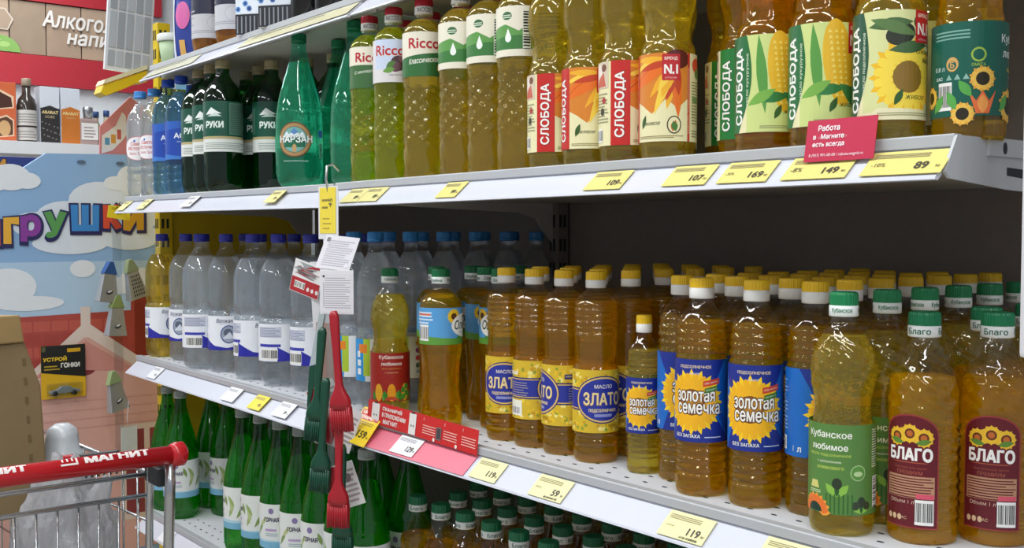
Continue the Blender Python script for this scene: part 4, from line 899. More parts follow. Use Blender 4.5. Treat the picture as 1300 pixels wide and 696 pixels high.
carton('flowered_box', 'white box with blue flowers and dark striped foot, nearer of two', 'box', -2.048, 1.022, zT, .08, .06, .25, a, '#e6eaf0', R_(38), group='flowered boxes on the top shelf')
dark_glass = mat('dark_bottle_glass', '#17181a', .08, 0, .1)
for x, lb in ((-1.945, 'dark glass bottle with white neck tag on the top shelf'), (-1.845, 'dark glass bottle nearest the bay joint on the top shelf')):
    o = thing('wine_bottle', lb, 'bottle', (x, 1.03, zT)); b = MB(); b.lathe([(.030, 0), (.037, .006), (.037, .17), (.032, .20), (.016, .23), (.0145, .30)], 28); b.build('body', dark_glass, o)
    a = Art(); a.rect(-.030, .030, 0, .07, '#d8d4b8').lines(-.024, .024, .01, .06, '#8a846a', 5); link('label', a.mesh('wine_label', wrap(.037, .085), ucuts(.037, .06)), o, rot=(0, 0, R_(40)))

# ------------------------------------------------------------------ hanging strip with pastry brushes at the bay joint
SX, SY = -1.612, .898
white_pl = mat('white_plastic', '#dfe0e2', .35, 0, .03)
clear_pl = pet('clear_strip', (.90, .92, .93), .1, 1.2)
o = thing('hanging_strip', 'white plastic hanging strip with yellow price tag hooked on the upper rail', 'strip', (SX, SY, 1.30))
b = MB(); b.tube([(-.004, .012, .205), (-.004, .0, .216), (-.002, -.012, .212), (-.002, -.014, .19), (-.001, -.010, .165)], .0022, 8); b.build('hook', mat('hook_steel', '#b8bcc0', .25, .8), o)
b = MB(); b.box(-.034, .034, -.012, -.0105, .088, .178); b.build('tag_holder', white_pl, o, bevel=.0006)
a = Art(); a.rect(-.028, .028, .098, .176, '#f0d83a').lines(-.020, .006, .14, .165, '#8a7a20', 2, .3).text('45', .010, .150, '#3a3414', h=.012, bold=.02, ang=1.4).lines(-.018, .012, .105, .130, '#b09c28', 3, .3)
link('price_card', a.mesh('strip_print', lambda u, v, l: Vector((u, -.0126 - l, v))), o)
b = MB(); b.box(-.012, .012, -.010, -.0085, -.40, .09); b.build('strip', clear_pl, o)
b = MB(); b.box(-.016, .016, -.0125, -.0105, .035, .088); b.build('tongue', white_pl, o)
def card(name, label, x, y, z, w, h, rx, ry, rz, col, art, cat='card', group='cards hanging on the brush strip', t=.0012):
    o = thing(name, label, cat, (x, y, z), (R_(rx), R_(ry), R_(rz)), group)
    b = MB(); b.box(-w / 2, w / 2, 0, t, -h / 2, h / 2); b.build('card', ink(col) if isinstance(col, str) else col, o, bevel=.0004)
    if art: link('print', art.mesh(name + '_print', lambda u, v, l: Vector((u, -.0005 - l, v))), o)
    return o
a = Art(); a.rect(-.032, .032, -.0275, -.002, '#b02a30').bars(-.024, .0, -.020, -.008)
for k in range(3): a.ell(.008 + k * .010, -.017, .0032, .0038, '#e6dcd8')
q = random.Random(4)
for k in range(16): a.poly([(q.uniform(-.030, .026) + r * cos(i * 1.26 + k), q.uniform(.002, .024) * 0 + (.004 + (k * 7 % 20) / 1000) + r * sin(i * 1.26 + k)) for i in range(5) for r in [.0028 + .0018 * (k % 3)]], ('#6a5a58', '#8a8280', '#b0343a', '#9aa0a0')[k % 4])
card('hang_card', 'red and white brush card with barcode, tilted to the left', -1.676, SY - .020, 1.318, .066, .058, 0, 16, 22, '#e8e6e4', a)
a = Art(); a.rect(-.026, .026, -.034, .030, '#e2e0e4').lines(-.020, .024, -.026, .026, '#aaa6b0', 14, .35).ell(-.022, .026, .002, .002, '#3a3a3a').rect(-.0225, -.0215, -.024, .016, '#8a868e')
card('hang_card', 'white brush card with fine print facing out', -1.534, SY - .040, 1.302, .058, .072, 0, 0, 40, '#e6e4e8', a)
a = Art(); a.lines(-.022, .024, -.026, .026, '#a4a0a8', 12, .35).rect(-.026, -.020, .020, .028, '#4a4a4e').ell(.022, -.024, .004, .004, '#c8c4cc')
card('hang_card', 'grey printed brush card folded back above the white one', -1.558, SY - .024, 1.366, .060, .066, -34, 6, 38, '#c2bec4', a)
card('hang_card', 'plain white brush card hanging edge-on behind the red one', -1.655, SY - .006, 1.290, .032, .118, 0, -3, 35, '#dcdcde', None)
a = Art(); a.lines(-.016, .016, -.03, .04, '#b89a8a', 16, .3)
card('hang_card', 'beige cardboard brush sleeve beside the red handle', -1.645, SY - .001, 1.175, .042, .135, 0, 3, 36, '#b8968a', a)
for i, (x, z, rr, lb) in enumerate(((-1.598, 1.066, 20, 'crumpled red and white card behind the upper brush head'), (-1.640, 1.100, -28, 'red edged card behind the green brushes'), (-1.582, .968, -20, 'patterned white card behind the lower red brush'))):
    a = Art(); a.rect(-.028, -.006, -.036, .036, '#b8343a').lines(-.003, .026, -.03, .03, '#a89a98', 7).ell(.010, .012, .008, .008, '#7a6a68')
    card('hang_card', lb, x, SY + .003 - .002 * i, z, .058, .076, 0, rr, 34, '#dedad8', a)
def brush(label, x, z, col, dx=0.0, dy=0.0, ry=0.0, flip=False, grp='silicone pastry brushes'):
    """handle up, head down; z is the lower end of the head"""
    o = thing('pastry_brush', label, 'brush', (x, SY - .022 + dy, z), (0, R_(ry), R_(38)), grp)
    m = mat('silicone_' + col, col, .32, 0, .05, 20)
    b = MB(); n = 8
    prof = [(.048, .018, .007), (.060, .0182, .0075), (.068, .016, .0075), (.080, .009, .006), (.090, .0062, .005), (.130, .0060, .005), (.180, .0078, .005), (.200, .0080, .005), (.208, .0050, .004)]
    vs = []; k = 14
    for (zz_, a_, b_) in prof:
        for t in range(k):
            th = 2 * PI * t / k; vs.append((a_ * math.copysign(abs(cos(th)) ** .6, cos(th)), b_ * math.copysign(abs(sin(th)) ** .8, sin(th)), zz_))
    fs = [(i * k + t, i * k + (t + 1) % k, (i + 1) * k + (t + 1) % k, (i + 1) * k + t) for i in range(len(prof) - 1) for t in range(k)] + [tuple(reversed(range(k))), tuple((len(prof) - 1) * k + t for t in range(k))]
    b.add(vs, fs, 0, True); b.build('handle', m, o)
    h = MB()
    for i in range(9):
        for j in range(3): h.tube([(-.0155 + i * .0039, -.004 + j * .004, .052), (-.0160 + i * .0040, -.0042 + j * .0042, .012 + .004 * ((i * 5 + j) % 3) / 2)], .0024, 6)
    h.build('bristles', m, o)
    return o
RED, GRN = '#a81c28', '#124a36'
brush('upper red silicone pastry brush, head beside the yellow 159 card', -1.502, 1.066, RED, dy=-.026, ry=-4)
brush('lower red silicone pastry brush hanging below the first', -1.520, .906, RED, dy=-.026, ry=1)
brush('dark green pastry brush left of the upper red one', -1.630, 1.030, GRN, dy=-.011, ry=5)
brush('dark green pastry brush hanging behind the lower red one', -1.612, .945, GRN, dy=-.011, ry=4)
brush('dark green pastry brush whose bristles show under the lower red head', -1.566, .836, GRN, dy=.008, ry=0)
o = thing('kitchen_tongs', 'slim green and clear blade hanging left of the brushes', 'utensil', (-1.668, SY - .02, 1.10), (0, R_(6), R_(38)), None)
b = MB(); b.prism([(-.001, -.02), (.009, .062), (.006, .07), (-.006, .065), (-.004, .0)], -.002, .002, 'y'); b.build('blade', mat('silicone_' + GRN, GRN, .32), o)
b = MB(); b.prism([(-.006, .066), (.006, .071), (.014, .17), (.004, .17)], -.0015, .0015, 'y'); b.build('sleeve', mat('pale_sleeve', '#b8c4c6', .3), o)

# ------------------------------------------------------------------ toy display board at the far end
X0 = -3.02
o = thing('toy_display', 'tall cardboard toy display printed with sky, clouds and a red roofed house', 'display', (X0, 0, 0))
b = MB(); out_ = [(.30, .02), (1.135, .02), (1.135, 1.60), (1.02, 1.618), (.81, 1.612), (.66, 1.505), (.30, 1.505)]
b.prism(out_, -.02, 0, 'x'); b.build('board', mat('sky_card', '#8fb4dc', .6, 0, .06, 3), o)
a = Art(); a.poly([(.301, .5), (1.134, .5), (1.134, 1.32), (.301, 1.32)], '#b4cfe6')
def cloud(cy, cz, k, pts, col='#e6ebf0'):
    for (u, v, r1, r2) in pts: a.ell(cy + u * k, cz + v * k, r1 * k, r2 * k, col, 22)
cloud(.95, 1.43, 1, [(0, .055, .085, .055), (-.09, .01, .08, .045), (.09, .012, .07, .045), (-.17, -.01, .06, .035), (.0, -.03, .16, .035), (-.08, -.06, .1, .03), (.08, -.05, .08, .03)], '#dfe8f2')
cloud(.72, 1.545, 1, [(0, 0, .05, .035), (.04, -.008, .035, .022), (-.05, -.01, .05, .03)]); cloud(1.03, 1.545, 1, [(0, .0, .035, .042), (-.035, -.008, .035, .020), (.05, -.005, .04, .03)])
cloud(.90, 1.30, 1, [(0, 0, .034, .024)]); cloud(.71, 1.255, 1, [(0, 0, .07, .05), (.05, -.045, .09, .02), (-.06, -.03, .06, .03)]); cloud(1.06, 1.27, 1, [(0, 0, .06, .03), (-.06, -.02, .05, .024)])
# house: roof tiles, gable, walls, windows
a.poly([(.301, .5), (1.134, .5), (1.134, 1.24), (1.03, 1.235), (1.03, 1.18), (.301, 1.165)], '#b04a40')
for r in range(5):
    ls = [[(.31 + k * .046 + (r % 2) * .023, 1.160 - r * .035), (.352 + k * .046 + (r % 2) * .023, 1.160 - r * .035), (.352 + k * .046 + (r % 2) * .023, 1.132 - r * .035), (.31 + k * .046 + (r % 2) * .023, 1.132 - r * .035)] for k in range(15)]
    a.many(ls, ('#bf5a4c', '#a8443c')[r % 2])
a.poly([(1.04, 1.235), (1.125, 1.235), (1.125, 1.02), (1.04, 1.02)], '#8c3028')
a.poly([(.301, .5), (.62, .90), (.905, 1.135), (1.134, .965), (1.134, .5)], '#d8a89c')
a.poly([(.60, .88), (.905, 1.155), (1.134, .985), (1.134, .955), (.905, 1.115), (.62, .855)], '#e0d0c6').rect(.892, .918, 1.11, 1.195, '#e0d0c6')
a.ell(.905, 1.035, .030, .030, '#8a3a40').poly([(.878, 1.04), (.905, 1.005), (.932, 1.04)], '#8a3a40').poly([(.76, 1.005), (.905, 1.10), (1.05, 1.005), (.905, 1.02)], '#cf9088')
for y0, y1, z0, z1 in ((.72, .86, .62, .84), (1.01, 1.13, .60, .84)):
    a.rect(y0 - .016, y1 + .016, z0 - .016, z1 + .016, '#d8c4b6').rect(y0, y1, z0, z1, '#8a3c40').rect((y0 + y1) / 2 - .008, (y0 + y1) / 2 + .008, z0, z1, '#d8c4b6')
a.lines(.70, 1.12, .86, .96, '#cf9a8e', 4, .05)
for k, (ch, y, z, w, c) in enumerate((('и', 0.664, 1.395, .060, '#d85a3a'), ('г', 0.722, 1.402, .042, '#e8b03a'), ('р', 0.769, 1.408, .052, '#8a3f9a'), ('у', 0.832, 1.418, .060, '#5a9a54'), ('ш', 0.910, 1.436, .076, '#3f8ad0'), ('к', 0.984, 1.440, .052, '#d8503a'), ('и', 1.042, 1.436, .058, '#c8952a'))):
    a.text(ch, y, z, '#2a2a5a', w=w * 1.20, h=.088, bold=.10).text(ch, y - .002, z + .003, c, w=w, h=.072, bold=.07)
for y in (.90, 1.005, 1.09): a.ell(y, 1.592, .012, .005, '#5a6a84')
link('print', a.mesh('display_print', flat_x(.001), step=.00008), o)
# clip strip with small graters
o = thing('clip_strip', 'clear clip strip with yellow price tag hanging before the toy display', 'strip', (-2.90, .955, 1.41))
b = MB(); b.box(-.001, .001, -.012, .012, -.66, .06); b.build('strip', clear_pl, o); b = MB(); b.tube([(0, 0, .055), (.03, 0, .070), (.105, -.012, .062), (.106, -.012, .045)], .0016, 6); b.build('hook', mat('hook_steel', '#b8bcc0', .25, .8), o)
b = MB(); b.box(.0015, .0025, -.030, .030, .026, .060); b.build('price_card', ink('#e8d02a'), o, rot=(R_(-8), 0, 0))
a = Art(); a.text('89', .0, .043, '#6a5a14', h=.010).lines(-.022, .02, .050, .056, '#a8922a', 2); link('print', a.mesh('clip_print', lambda u, v, l: Vector((.004 + l, u, v))), o, rot=(R_(-8), 0, 0))
steel = mat('brushed_steel', '#b4b6b8', .42, .55, .1, 30); 
for y, z, rx, top, kind, lb in ((.921, 1.259, -8, '#2f5a9c', 0, 'small steel bottle opener with blue top'), (.990, 1.265, 14, '#8f9c74', 1, 'small steel grater with pale green top, holes facing out'), (.941, 1.168, -4, '#8fa060', 0, 'small steel opener with green top, third on the clip strip'), (.938, .967, 10, '#9aae7c', 0, 'small steel opener with green top, lowest on the clip strip')):
    o = thing('steel_gadget', lb, 'gadget', (-2.875, y, z), (R_(rx), 0, R_(20)), 'small steel kitchen gadgets on the clip strip')
    b = MB(); vs = [(-.010, -.030, -.045), (-.010, .030, -.045), (.012, .030, -.045), (.012, -.030, -.045), (-.006, -.018, .032), (-.006, .018, .032), (.006, .018, .032), (.006, -.018, .032)]
    b.add(vs, [(0, 3, 2, 1), (4, 5, 6, 7), (3, 7, 6, 2), (0, 1, 5, 4), (0, 4, 7, 3), (1, 2, 6, 5)]); b.build('blade', steel, o, bevel=.002)
    b = MB(); b.prism([(-.022, .030), (.022, .030), (.006, .064), (-.006, .064)], -.008, .008, 'x'); b.build('top', mat('gadget_' + top, top, .4), o, bevel=.002)
    a = Art()
    if kind: a.many([[(-.018 + i * .008 + j * .0003, -.036 + j * .010), (-.014 + i * .008, -.036 + j * .010), (-.012 + i * .008, -.030 + j * .010), (-.016 + i * .008, -.030 + j * .010)] for i in range(5) for j in range(6)], '#2a2a2c')
    else: a.ell(.0, -.018, .012, .006, '#3a3c40', 16, .3).ell(.0, -.016, .009, .003, '#dadcde', 16, .3)
    link('openings', a.mesh('gadget_print', lambda u, v, l: Vector((.0135 - (v + .045) * .078 + l, u * (1 - (v + .045) * 4), v)), step=.0003), o)
o = thing('blank_tag', 'blank white tag on a thread below the steel gadgets', 'tag', (-2.87, .970, .836), (0, 0, R_(15)))
b = MB(); b.box(0, .0015, -.024, .024, -.04, .04); b.build('card', ink('#d8dcd8'), o); b = MB(); b.tube([(.001, 0, .038), (.0, -.006, .06), (-.002, .002, .11)], .0008, 6); b.build('thread', white_pl, o)
# toy car blister card
o = thing('blister_card', 'black and yellow toy car blister card before the printed house', 'blister card', (X0 + .012, .842, 1.022), (0, 0, R_(1)))
b = MB(); b.box(0, .001, -.058, .058, -.072, .072); b.build('card', ink('#e0b020'), o)
a = Art(); a.rect(-.058, .058, .0, .072, '#20201e').poly([(-.058, 0), (.058, 0), (.058, -.018), (-.058, .0)], '#20201e').text('УСТРОЙ', -.022, .036, '#e8c02a', w=.062, h=.014, bold=.05).text('ГОНКИ', .018, .017, '#e8e6e0', w=.050, h=.014, bold=.05).lines(-.050, -.008, .006, .022, '#b89a2a', 2).rect(.010, .045, .052, .062, '#d8a81e').rect(-.056, -.046, .056, .070, '#5a5a3a')
link('print', a.mesh('blister_print', lambda u, v, l: Vector((.0015 + l, u, v))), o)
b = MB(); b.prism([(-.040, -.058), (.040, -.056), (.040, -.050), (.024, -.046), (.010, -.038), (-.010, -.038), (-.020, -.046), (-.040, -.050)], .003, .014, 'x'); car = b.build('toy_car', mat('toy_silver', '#b8bcc4', .25, .6), o, bevel=.002)
for wy in (-.026, .024):
    b = MB(); b.tube([(.002, wy, -.057), (.017, wy, -.057)], .0065, 12); b.build('wheel', black_hole, car)
b = MB(); b.box(.0022, .019, -.046, .046, -.066, -.030); b.build('blister', clear_pl, o, bevel=.004)

# ------------------------------------------------------------------ behind the display: yellow end cap, panel, spirits shelf
o = thing('end_cap_shelf', 'yellow bracketed end shelf with white lip', 'shelf', (-2.95, .98, 1.80))
b = MB(); b.prism([(-.042, -.002), (.077, .048), (.077, .015), (.045, .008), (.02, -.006), (-.035, -.032), (-.05, -.024)], -.05, .01, 'x'); b.build('bracket', yellow_steel, o, bevel=.002)
b = MB(); b.prism([(-.044, -.002), (.077, .050), (.077, .062), (-.038, .012)], -.05, .014, 'x'); b.build('lip', mat('lip_cream', '#e2dcb4', .4), o)
o = thing('price_rack', 'white rack of grey price pockets hanging above the yellow end shelf', 'rack', (-2.955, .988, 1.862), (R_(-4), 0, 0))
b = MB(); b.box(-.012, 0, -.040, .085, -.022, .40); b.build('board', mat('rack_white', '#dfe1e3', .5), o)
for r in range(4):
    for k in range(5):
        h0 = (-.010, .040, .145, .26)[r]; h1 = (.032, .138, .25, .38)[r]
        b = MB(); b.box(0.0005, .003, -.034 + k * .0235, -.0165 + k * .0235, h0, h1); b.build('pocket', ink(('#aab0b6', '#b8bec4', '#a0a6ac')[(k + r) % 3]), o)
o = thing('pink_card_tent', 'pink folded card with white shapes standing on the display edge', 'card', (-3.05, 1.005, 1.60), (0, 0, R_(8)))
b = MB(); b.prism([(-.048, .0), (.07, -.01), (.068, .17), (.045, .185), (-.045, .095)], -.004, 0, 'x'); b.build('front_panel', ink('#d88a8e'), o)
b = MB(); b.prism([(.03, 0), (.076, -.01), (.074, .16), (.055, .15)], .003, .006, 'x'); b.build('side_panel', ink('#e0a8a4'), o)
a = Art(); a.poly([(-.042, .02), (-.01, .03), (.02, .06), (.035, .08), (.03, .13), (.02, .14), (.0, .10), (-.04, .07)], '#e6e2e0').rect(-.032, -.018, .045, .065, '#5a9ac0').rect(-.014, .0, .05, .075, '#d89a4a').rect(.004, .016, .062, .09, '#c8605a')
link('print', a.mesh('tent_print', flat_x(.001)), o)
o = thing('blue_carton', 'dark blue carton with orange lettering behind the cut corner of the display', 'box', (-3.25, .72, 1.42))
b = MB(); b.box(-.15, 0, -.30, .22, 0, .195); b.build('carton', ink('#33407e'), o, bevel=.003)
a = Art(); a.text('МСКИ', -.012, .172, '#3a2a1a', w=.115, h=.036, bold=.09).text('МСКИ', -.012, .172, '#d89a3a', w=.11, h=.031, bold=.05); link('print', a.mesh('carton_print', flat_x(.001)), o)
# spirits shelf
SZ = 1.786; SXX = -5.0
o = thing('spirits_shelf', 'pale shelf carrying boxed spirits before the far wall', 'shelf', (SXX, 1.5, SZ))
b = MB(); b.box(-.35, .12, -.9, .55, -.03, 0); b.build('board', white_steel, o); b = MB(); b.box(.12, .125, -.9, .55, -.05, .004); b.build('lip', white_pl, o)
b = MB(); b.box(-.35, -.32, -.9, .55, -1.786, .0); b.build('back', white_steel, o)
a = Art(); a.rect(-.058, .058, .0, .258, '#c8623a'); a.poly([(-.02, .02), (.05, .03), (.05, .10), (.02, .12), (-.03, .10)], '#e0c0a0').poly([(-.015, .025), (.045, .035), (.045, .095), (.02, .112), (-.025, .095)], '#5a3a2a').ell(.012, .062, .024, .034, '#c8a070').poly([(-.02, .14), (.05, .15), (.05, .20), (-.03, .24)], '#e0c0a0').poly([(-.015, .145), (.045, .155), (.04, .195), (-.022, .225)], '#4a2a20')
carton('gift_pack', 'orange gift carton with window cut-outs at the edge of the picture', 'box', SXX, 1.150, SZ, .09, .12, .26, a, '#b85a34', 0, 'x')
o = thing('whisky_bottle', 'dark whisky bottle with two white labels beside the orange gift carton', 'bottle', (SXX + .02, 1.258, SZ)); b = MB(); b.lathe([(.036, 0), (.041, .008), (.041, .165), (.034, .195), (.018, .215), (.017, .255)], 28); b.build('body', mat('whisky_glass', '#38302c', .12), o)
b = MB(); b.lathe([(.019, .252), (.020, .255), (.020, .282), (.018, .285)], 24); b.build('cap', mat('cap_tan', '#8a7a66', .4), o)
a = Art(); a.rect(-.055, .055, .078, .145, '#c4c0ba').lines(-.045, .045, .09, .135, '#8a8680', 4).rect(-.055, .055, .015, .070, '#bcb8b2').lines(-.045, .045, .025, .06, '#8a8680', 3); link('label', a.mesh('whisky_label', wrap(.041), ucuts(.041, .11)), o, rot=(0, 0, R_(80)))
for (y, c1, lb, ac) in ((1.345, '#2f2c2c', 'black and white spirits box with gold lettering', '#8a8a86'), (1.432, '#c0702c', 'orange and white spirits box with pale lettering', '#d89048')):
    a = Art(); a.rect(-.0405, .0405, .001, .160, c1).rect(-.0405, .0405, .160, .252, '#cdd2da').poly([(-.0405, .158), (.0405, .158), (.0, .172)], c1).text('ARARAT', 0, .142, '#d8c48a', w=.07, h=.014, bold=.04).text('КОФЕ' if y < 1.4 else 'АПЕЛЬСИН', 0, .122, '#c8b48a', w=.04)
    if y < 1.4:
        for k in range(18): a.ell(-.04 + (k * 29 % 80) / 1000, .02 + (k * 17 % 80) / 1000, .003, .003, ac, 8)
    carton('spirits_box', lb, 'box', SXX + .01, y, SZ, .08, .082, .254, a, '#c4c9d2', R_(3), 'x', 'boxed spirits on the far shelf')
o = thing('flat_flask', 'clear square flask with white label and silver cap', 'bottle', (SXX + .03, 1.515, SZ)); b = MB(); b.box(-.025, .025, -.040, .040, 0, .125); b.build('body', mat('flask_glass', '#a08a84', .1), o, bevel=.008)
b = MB(); b.lathe([(.020, .122), (.020, .15), (.022, .152), (.022, .175), (.019, .178)], 24); b.build('cap', mat('cap_silver', '#b0b4b8', .25, .8), o)
a = Art(); a.rect(-.036, .036, .03, .105, '#e0dcd8').lines(-.026, .026, .04, .095, '#9a8e8a', 4); link('label', a.mesh('flask_label', flat_x(.0262)), o)
for y, x, lb in ((1.550, -.10, 'small bottle with blue cap behind the square flask'), (1.575, -.05, 'small bottle with blue cap between the flask and the pink card'), (1.60, .02, 'small bottle with blue cap next to the pink card')):
    o = thing('small_bottle', lb, 'bottle', (SXX + x, y, SZ), group='small blue capped bottles on the far shelf'); b = MB(); b.lathe([(.020, 0), (.023, .006), (.023, .09), (.012, .125), (.011, .15)], 22); b.build('body', mat('small_glass', '#9a9478', .15), o); b = MB(); b.lathe([(.0135, .142), (.0135, .168), (.012, .170)], 20); b.build('cap', mat('cap_navy', '#2f4a7a', .4), o)

# ------------------------------------------------------------------ shopping trolley with its load
chrome = mat('chrome_wire', '#b8babc', .22, .9, .05); red_pl = mat('handle_red', '#b81c24', .25, 0, .05)
HX, HY0, HY1, HZ = -1.655, .10, .632, 1.045
o = thing('shopping_trolley', 'wire shopping trolley with red handle at the lower left', 'trolley', (HX, .366, 0))
def T(name, pts, r, m=chrome, seg=8, par=o): b = MB(); b.tube(pts, r, seg); return b.build(name, m, par)
y0, y1 = HY0 - .366, HY1 - .366
hd = MB(); hd.tube([(0, y0, HZ), (0, y1, HZ)], .0150, 20); hd = hd.build('handle', red_pl, o)
for ye, s in ((y0, -1), (y1, 1)):
    b = MB(); b.tube([(0, ye - s * .008, HZ), (0, ye, HZ), (0, ye + s * .012, HZ), (0, ye + s * .018, HZ)], .018, 20, rs=[.0165, .0195, .0195, .012]); b.build('end_cap', red_pl, o)
for c in (-.21, -.03, .15):
    a = Art(); a.text('МАГНИТ', c + .022, .016, '#e8dcd8', w=.098, h=.013, bold=.06).rect(c - .062, c - .037, .0095, .0125, '#e8dcd8').rect(c - .040, c - .037, .0095, .022, '#e8dcd8')
    for k in range(3): a.rect(c - .060 + k * .007, c - .0575 + k * .007, .0155, .022, '#e8dcd8')
    link('lettering', a.mesh('handle_lettering', lambda u, v, l: Vector(((.0153 + l) * cos(v / .015 - .15), u, HZ + (.0153 + l) * sin(v / .015 - .15))), (), [k * .002 for k in range(0, 16)], step=.0002), hd)
bx = -.075; yl, yr = y0 + .02, y1 - .012
T('rim_wire', [(bx, yl, 1.003), (bx, yr, 1.003)], .0042); T('rim_wire', [(bx + .004, yl, .969), (bx + .004, yr, .969)], .0038)
k = 0; yy = yr - .022
while yy > yl: T('wire', [(bx, yy, .969), (bx - .015, yy, .62)], .0019, seg=6); yy -= .0315
for s, ye in ((-1, yl), (1, yr)):
    T('frame_tube', [(0, ye + s * .004, HZ - .012), (-.004, ye + s * .004, .98), (-.02, ye, .70), (-.06, ye, .28), (-.16, ye, .13)], .0085, seg=12)
    T('frame_tube', [(-.030, ye - s * .0, 1.028), (-.045, ye, 1.035), (-.058, ye - s * .006, 1.025), (-.062, ye - s * .008, .96), (-.075, ye - s * .01, .64)], .0062, seg=12)
    b = MB(); b.box(-.075, -.012, ye - .012, ye + .010, .992, 1.022); b.build('hinge_block', mat('trolley_black', '#222426', .5), o, bevel=.004)
    T('side_rim', [(bx, ye, 1.003), (-.95, ye - s * .06, 1.0)], .0042)
    for z in (.92, .84, .76, .68): T('side_wire', [(bx - .01, ye, z), (-.93, ye - s * .07, z)], .0022, seg=6)
    for k in range(14):
        x = -.12 - k * .06; T('side_wire', [(x, ye - s * .06 * (-x / .95), 1.0), (x, ye - s * .065 * (-x / .95), .62)], .0019, seg=6)
    for x in (-.12, -.88): 
        b = MB(); b.tube([(x, ye - s * .05 - .012, .06), (x, ye - s * .05 + .012, .06)], .06, 20); b.build('wheel', mat('wheel_rubber', '#3a3a3c', .6), o)
        T('caster', [(x, ye - s * .05, .06), (x, ye - s * .05, .13)], .008)
    T('base_tube', [(-.10, ye - s * .03, .13), (-.90, ye - s * .07, .15)], .009)
T('front_rim', [(-.95, yl + .06, 1.0), (-.95, yr - .06, 1.0)], .0042)
for k in range(9): T('front_wire', [(-.95, yl + .07 + k * .04, 1.0), (-.93, yl + .07 + k * .04, .62)], .0019, seg=6)
bm_ = MB()
for k in range(15): bm_.tube([(bx - .01, yl + .02 + k * .0335, .618), (-.93, yl + .07 + k * .026, .62)], .002, 6)
for k in range(12): bm_.tube([(-.10 - k * .075, yl + .01, .622), (-.10 - k * .075, yr - .01, .622)], .002, 6)
bm_.build('basket_floor', chrome, o)
# load: dark bag, cardboard box, plastic carrier bag, white bundle, red tool
def blob(name, label, cat, loc, sx, sy, sz, m, seed, amp, parts=None, rot=(0, 0, 0), knot=False):
    bm = bmesh.new(); bmesh.ops.create_icosphere(bm, subdivisions=5, radius=1)
    from mathutils import noise
    for v in bm.verts:
        p = v.co.copy(); d = noise.noise(p * 1.7 + Vector((seed, 0, 0))) * amp + abs(noise.noise(p * 3.6 + Vector((0, seed, 0)))) * amp * .8 - abs(noise.noise(p * 8.0 + Vector((0, 0, seed)))) * amp * .35
        v.co = Vector((p.x * sx * (1 + d), p.y * sy * (1 + d), max(-.9, p.z * (1 + d * .8)) * sz))
    zm = min(v.co.z for v in bm.verts)
    for v in bm.verts: v.co.z -= zm
    me = bpy.data.meshes.new(name); bm.to_mesh(me); bm.free(); me.materials.append(m)
    for p in me.polygons: p.use_smooth = True
    ob = link(name, me, None, loc, rot); return tag(ob, label, cat)
blob('dark_bag', 'dark bag lying at the bottom of the trolley', 'bag', (-2.03, .34, .625), .088, .12, .13, mat('dark_cloth', '#3a3634', .8, 0, .2, 20), 3.1, .25)
film = bpy.data.materials.new('bag_film'); film.use_nodes = True; nt = film.node_tree; n_ = nt.nodes; n_.remove(n_['Principled BSDF'])
t1 = n_.new('ShaderNodeBsdfTransparent'); t1.inputs[0].default_value = (.95, .95, .96, 1); t2 = n_.new('ShaderNodeBsdfTranslucent'); t2.inputs[0].default_value = (.75, .75, .77, 1); t3 = n_.new('ShaderNodeBsdfPrincipled'); t3.inputs['Base Color'].default_value = (.6, .6, .62, 1); t3.inputs['Roughness'].default_value = .18
nz = n_.new('ShaderNodeTexNoise'); nz.inputs['Scale'].default_value = 22; bp = n_.new('ShaderNodeBump'); bp.inputs['Strength'].default_value = .6; bp.inputs['Distance'].default_value = .01; nt.links.new(nz.outputs['Fac'], bp.inputs['Height']); nt.links.new(bp.outputs['Normal'], t3.inputs['Normal'])
m1 = n_.new('ShaderNodeMixShader'); m1.inputs[0].default_value = .55; m2 = n_.new('ShaderNodeMixShader'); m2.inputs[0].default_value = .80
nt.links.new(t2.outputs[0], m1.inputs[1]); nt.links.new(t3.outputs[0], m1.inputs[2]); nt.links.new(t1.outputs[0], m2.inputs[1]); nt.links.new(m1.outputs[0], m2.inputs[2]); nt.links.new(m2.outputs[0], n_['Material Output'].inputs[0])
blob('carrier_bag', 'crumpled translucent carrier bag in the trolley', 'bag', (-1.832, .515, .63), .060, .082, .20, film, 9.7, .42)
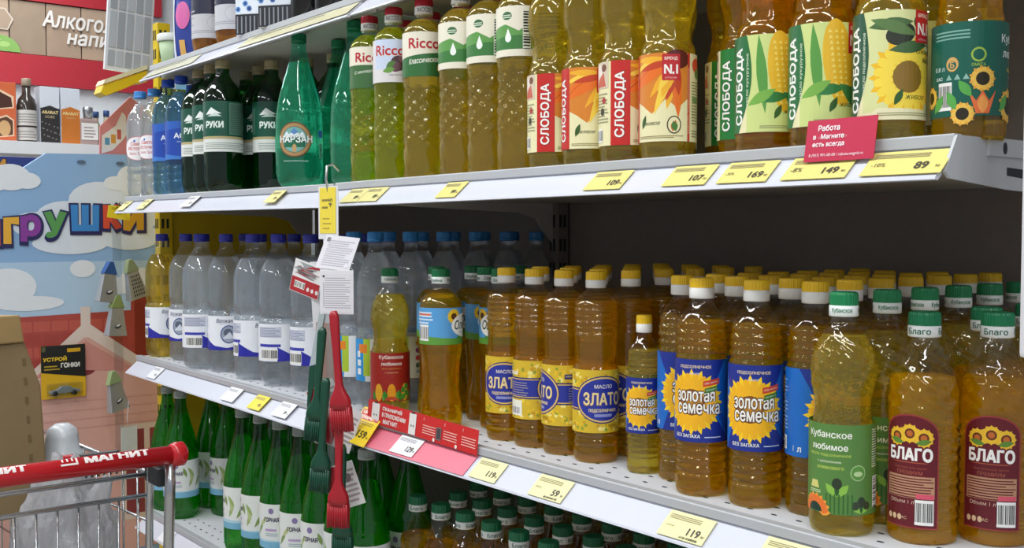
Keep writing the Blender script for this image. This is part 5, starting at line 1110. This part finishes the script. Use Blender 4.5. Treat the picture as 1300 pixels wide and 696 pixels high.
o = thing('cardboard_box', 'brown cardboard box with open flap standing in the trolley', 'box', (-2.02, .368, .905), (R_(2), R_(-3), R_(4)))
cbm = mat('cardboard', '#84704e', .75, 0, .12, 18, .3)
b = MB(); b.prism([(-.16, .0), (.118, .0), (.140, .05), (.140, .22), (.118, .30), (-.16, .305)], -.10, .10, 'x'); b.build('carton', cbm, o, bevel=.004)
b = MB(); b.prism([(-.16, .300), (.116, .298), (.112, .345), (-.16, .350)], -.104, .106, 'x'); b.build('flap', mat('cardboard_light', '#9a8052', .75, 0, .1, 18), o, bevel=.003)
for k in range(7):
    b = MB(); b.box(.1005, .1012, .112, .117, .060 + k * .033, .072 + k * .033); b.build('slot', mat('cardboard_dark', '#6f5a38', .8), o)
b = MB(); b.box(.1005, .1012, -.16, .100, .296, .299); b.build('seam', mat('cardboard_dark', '#6f5a38', .8), o)
o = thing('white_canister', 'white plastic canister standing between the box and the handle', 'canister', (-2.000, .556, .63))
b = MB(); b.lathe([(.033, 0), (.037, .01), (.037, .36), (.034, .375), (.029, .382), (.028, .40), (.024, .415), (.012, .424)], 28, mod=lambda z, th: 1 + .03 * sin(3 * th + z * 50) + .02 * sin(5 * th - z * 90)); b.build('body', mat('white_film', '#c9ced2', .3, 0, .1, 12, .4), o)
b = MB(); b.lathe([(.0385, .325), (.0400, .330), (.0405, .360), (.038, .366)], 28, mod=lambda z, th: 1 + .03 * sin(3 * th + z * 50)); b.build('collar', mat('white_film', '#c9ced2', .3), o)
o = thing('red_clip_tool', 'small red clip with black comb lying on the carrier bag', 'tool', (-1.85, .522, 1.006), (0, R_(-6), R_(60)))
b = MB(); b.box(-.012, .012, -.008, .008, -.030, .020); b.build('clip', red_pl, o, bevel=.003)
b = MB(); b.box(.012, .085, -.006, .006, .0, .018); b.build('bar', mat('trolley_black', '#222426', .5), o, bevel=.003)
for k in range(7): 
    b = MB(); b.box(.016 + k * .010, .019 + k * .010, -.004, .004, -.022, .0); b.build('tooth', mat('trolley_black', '#222426', .5), o)
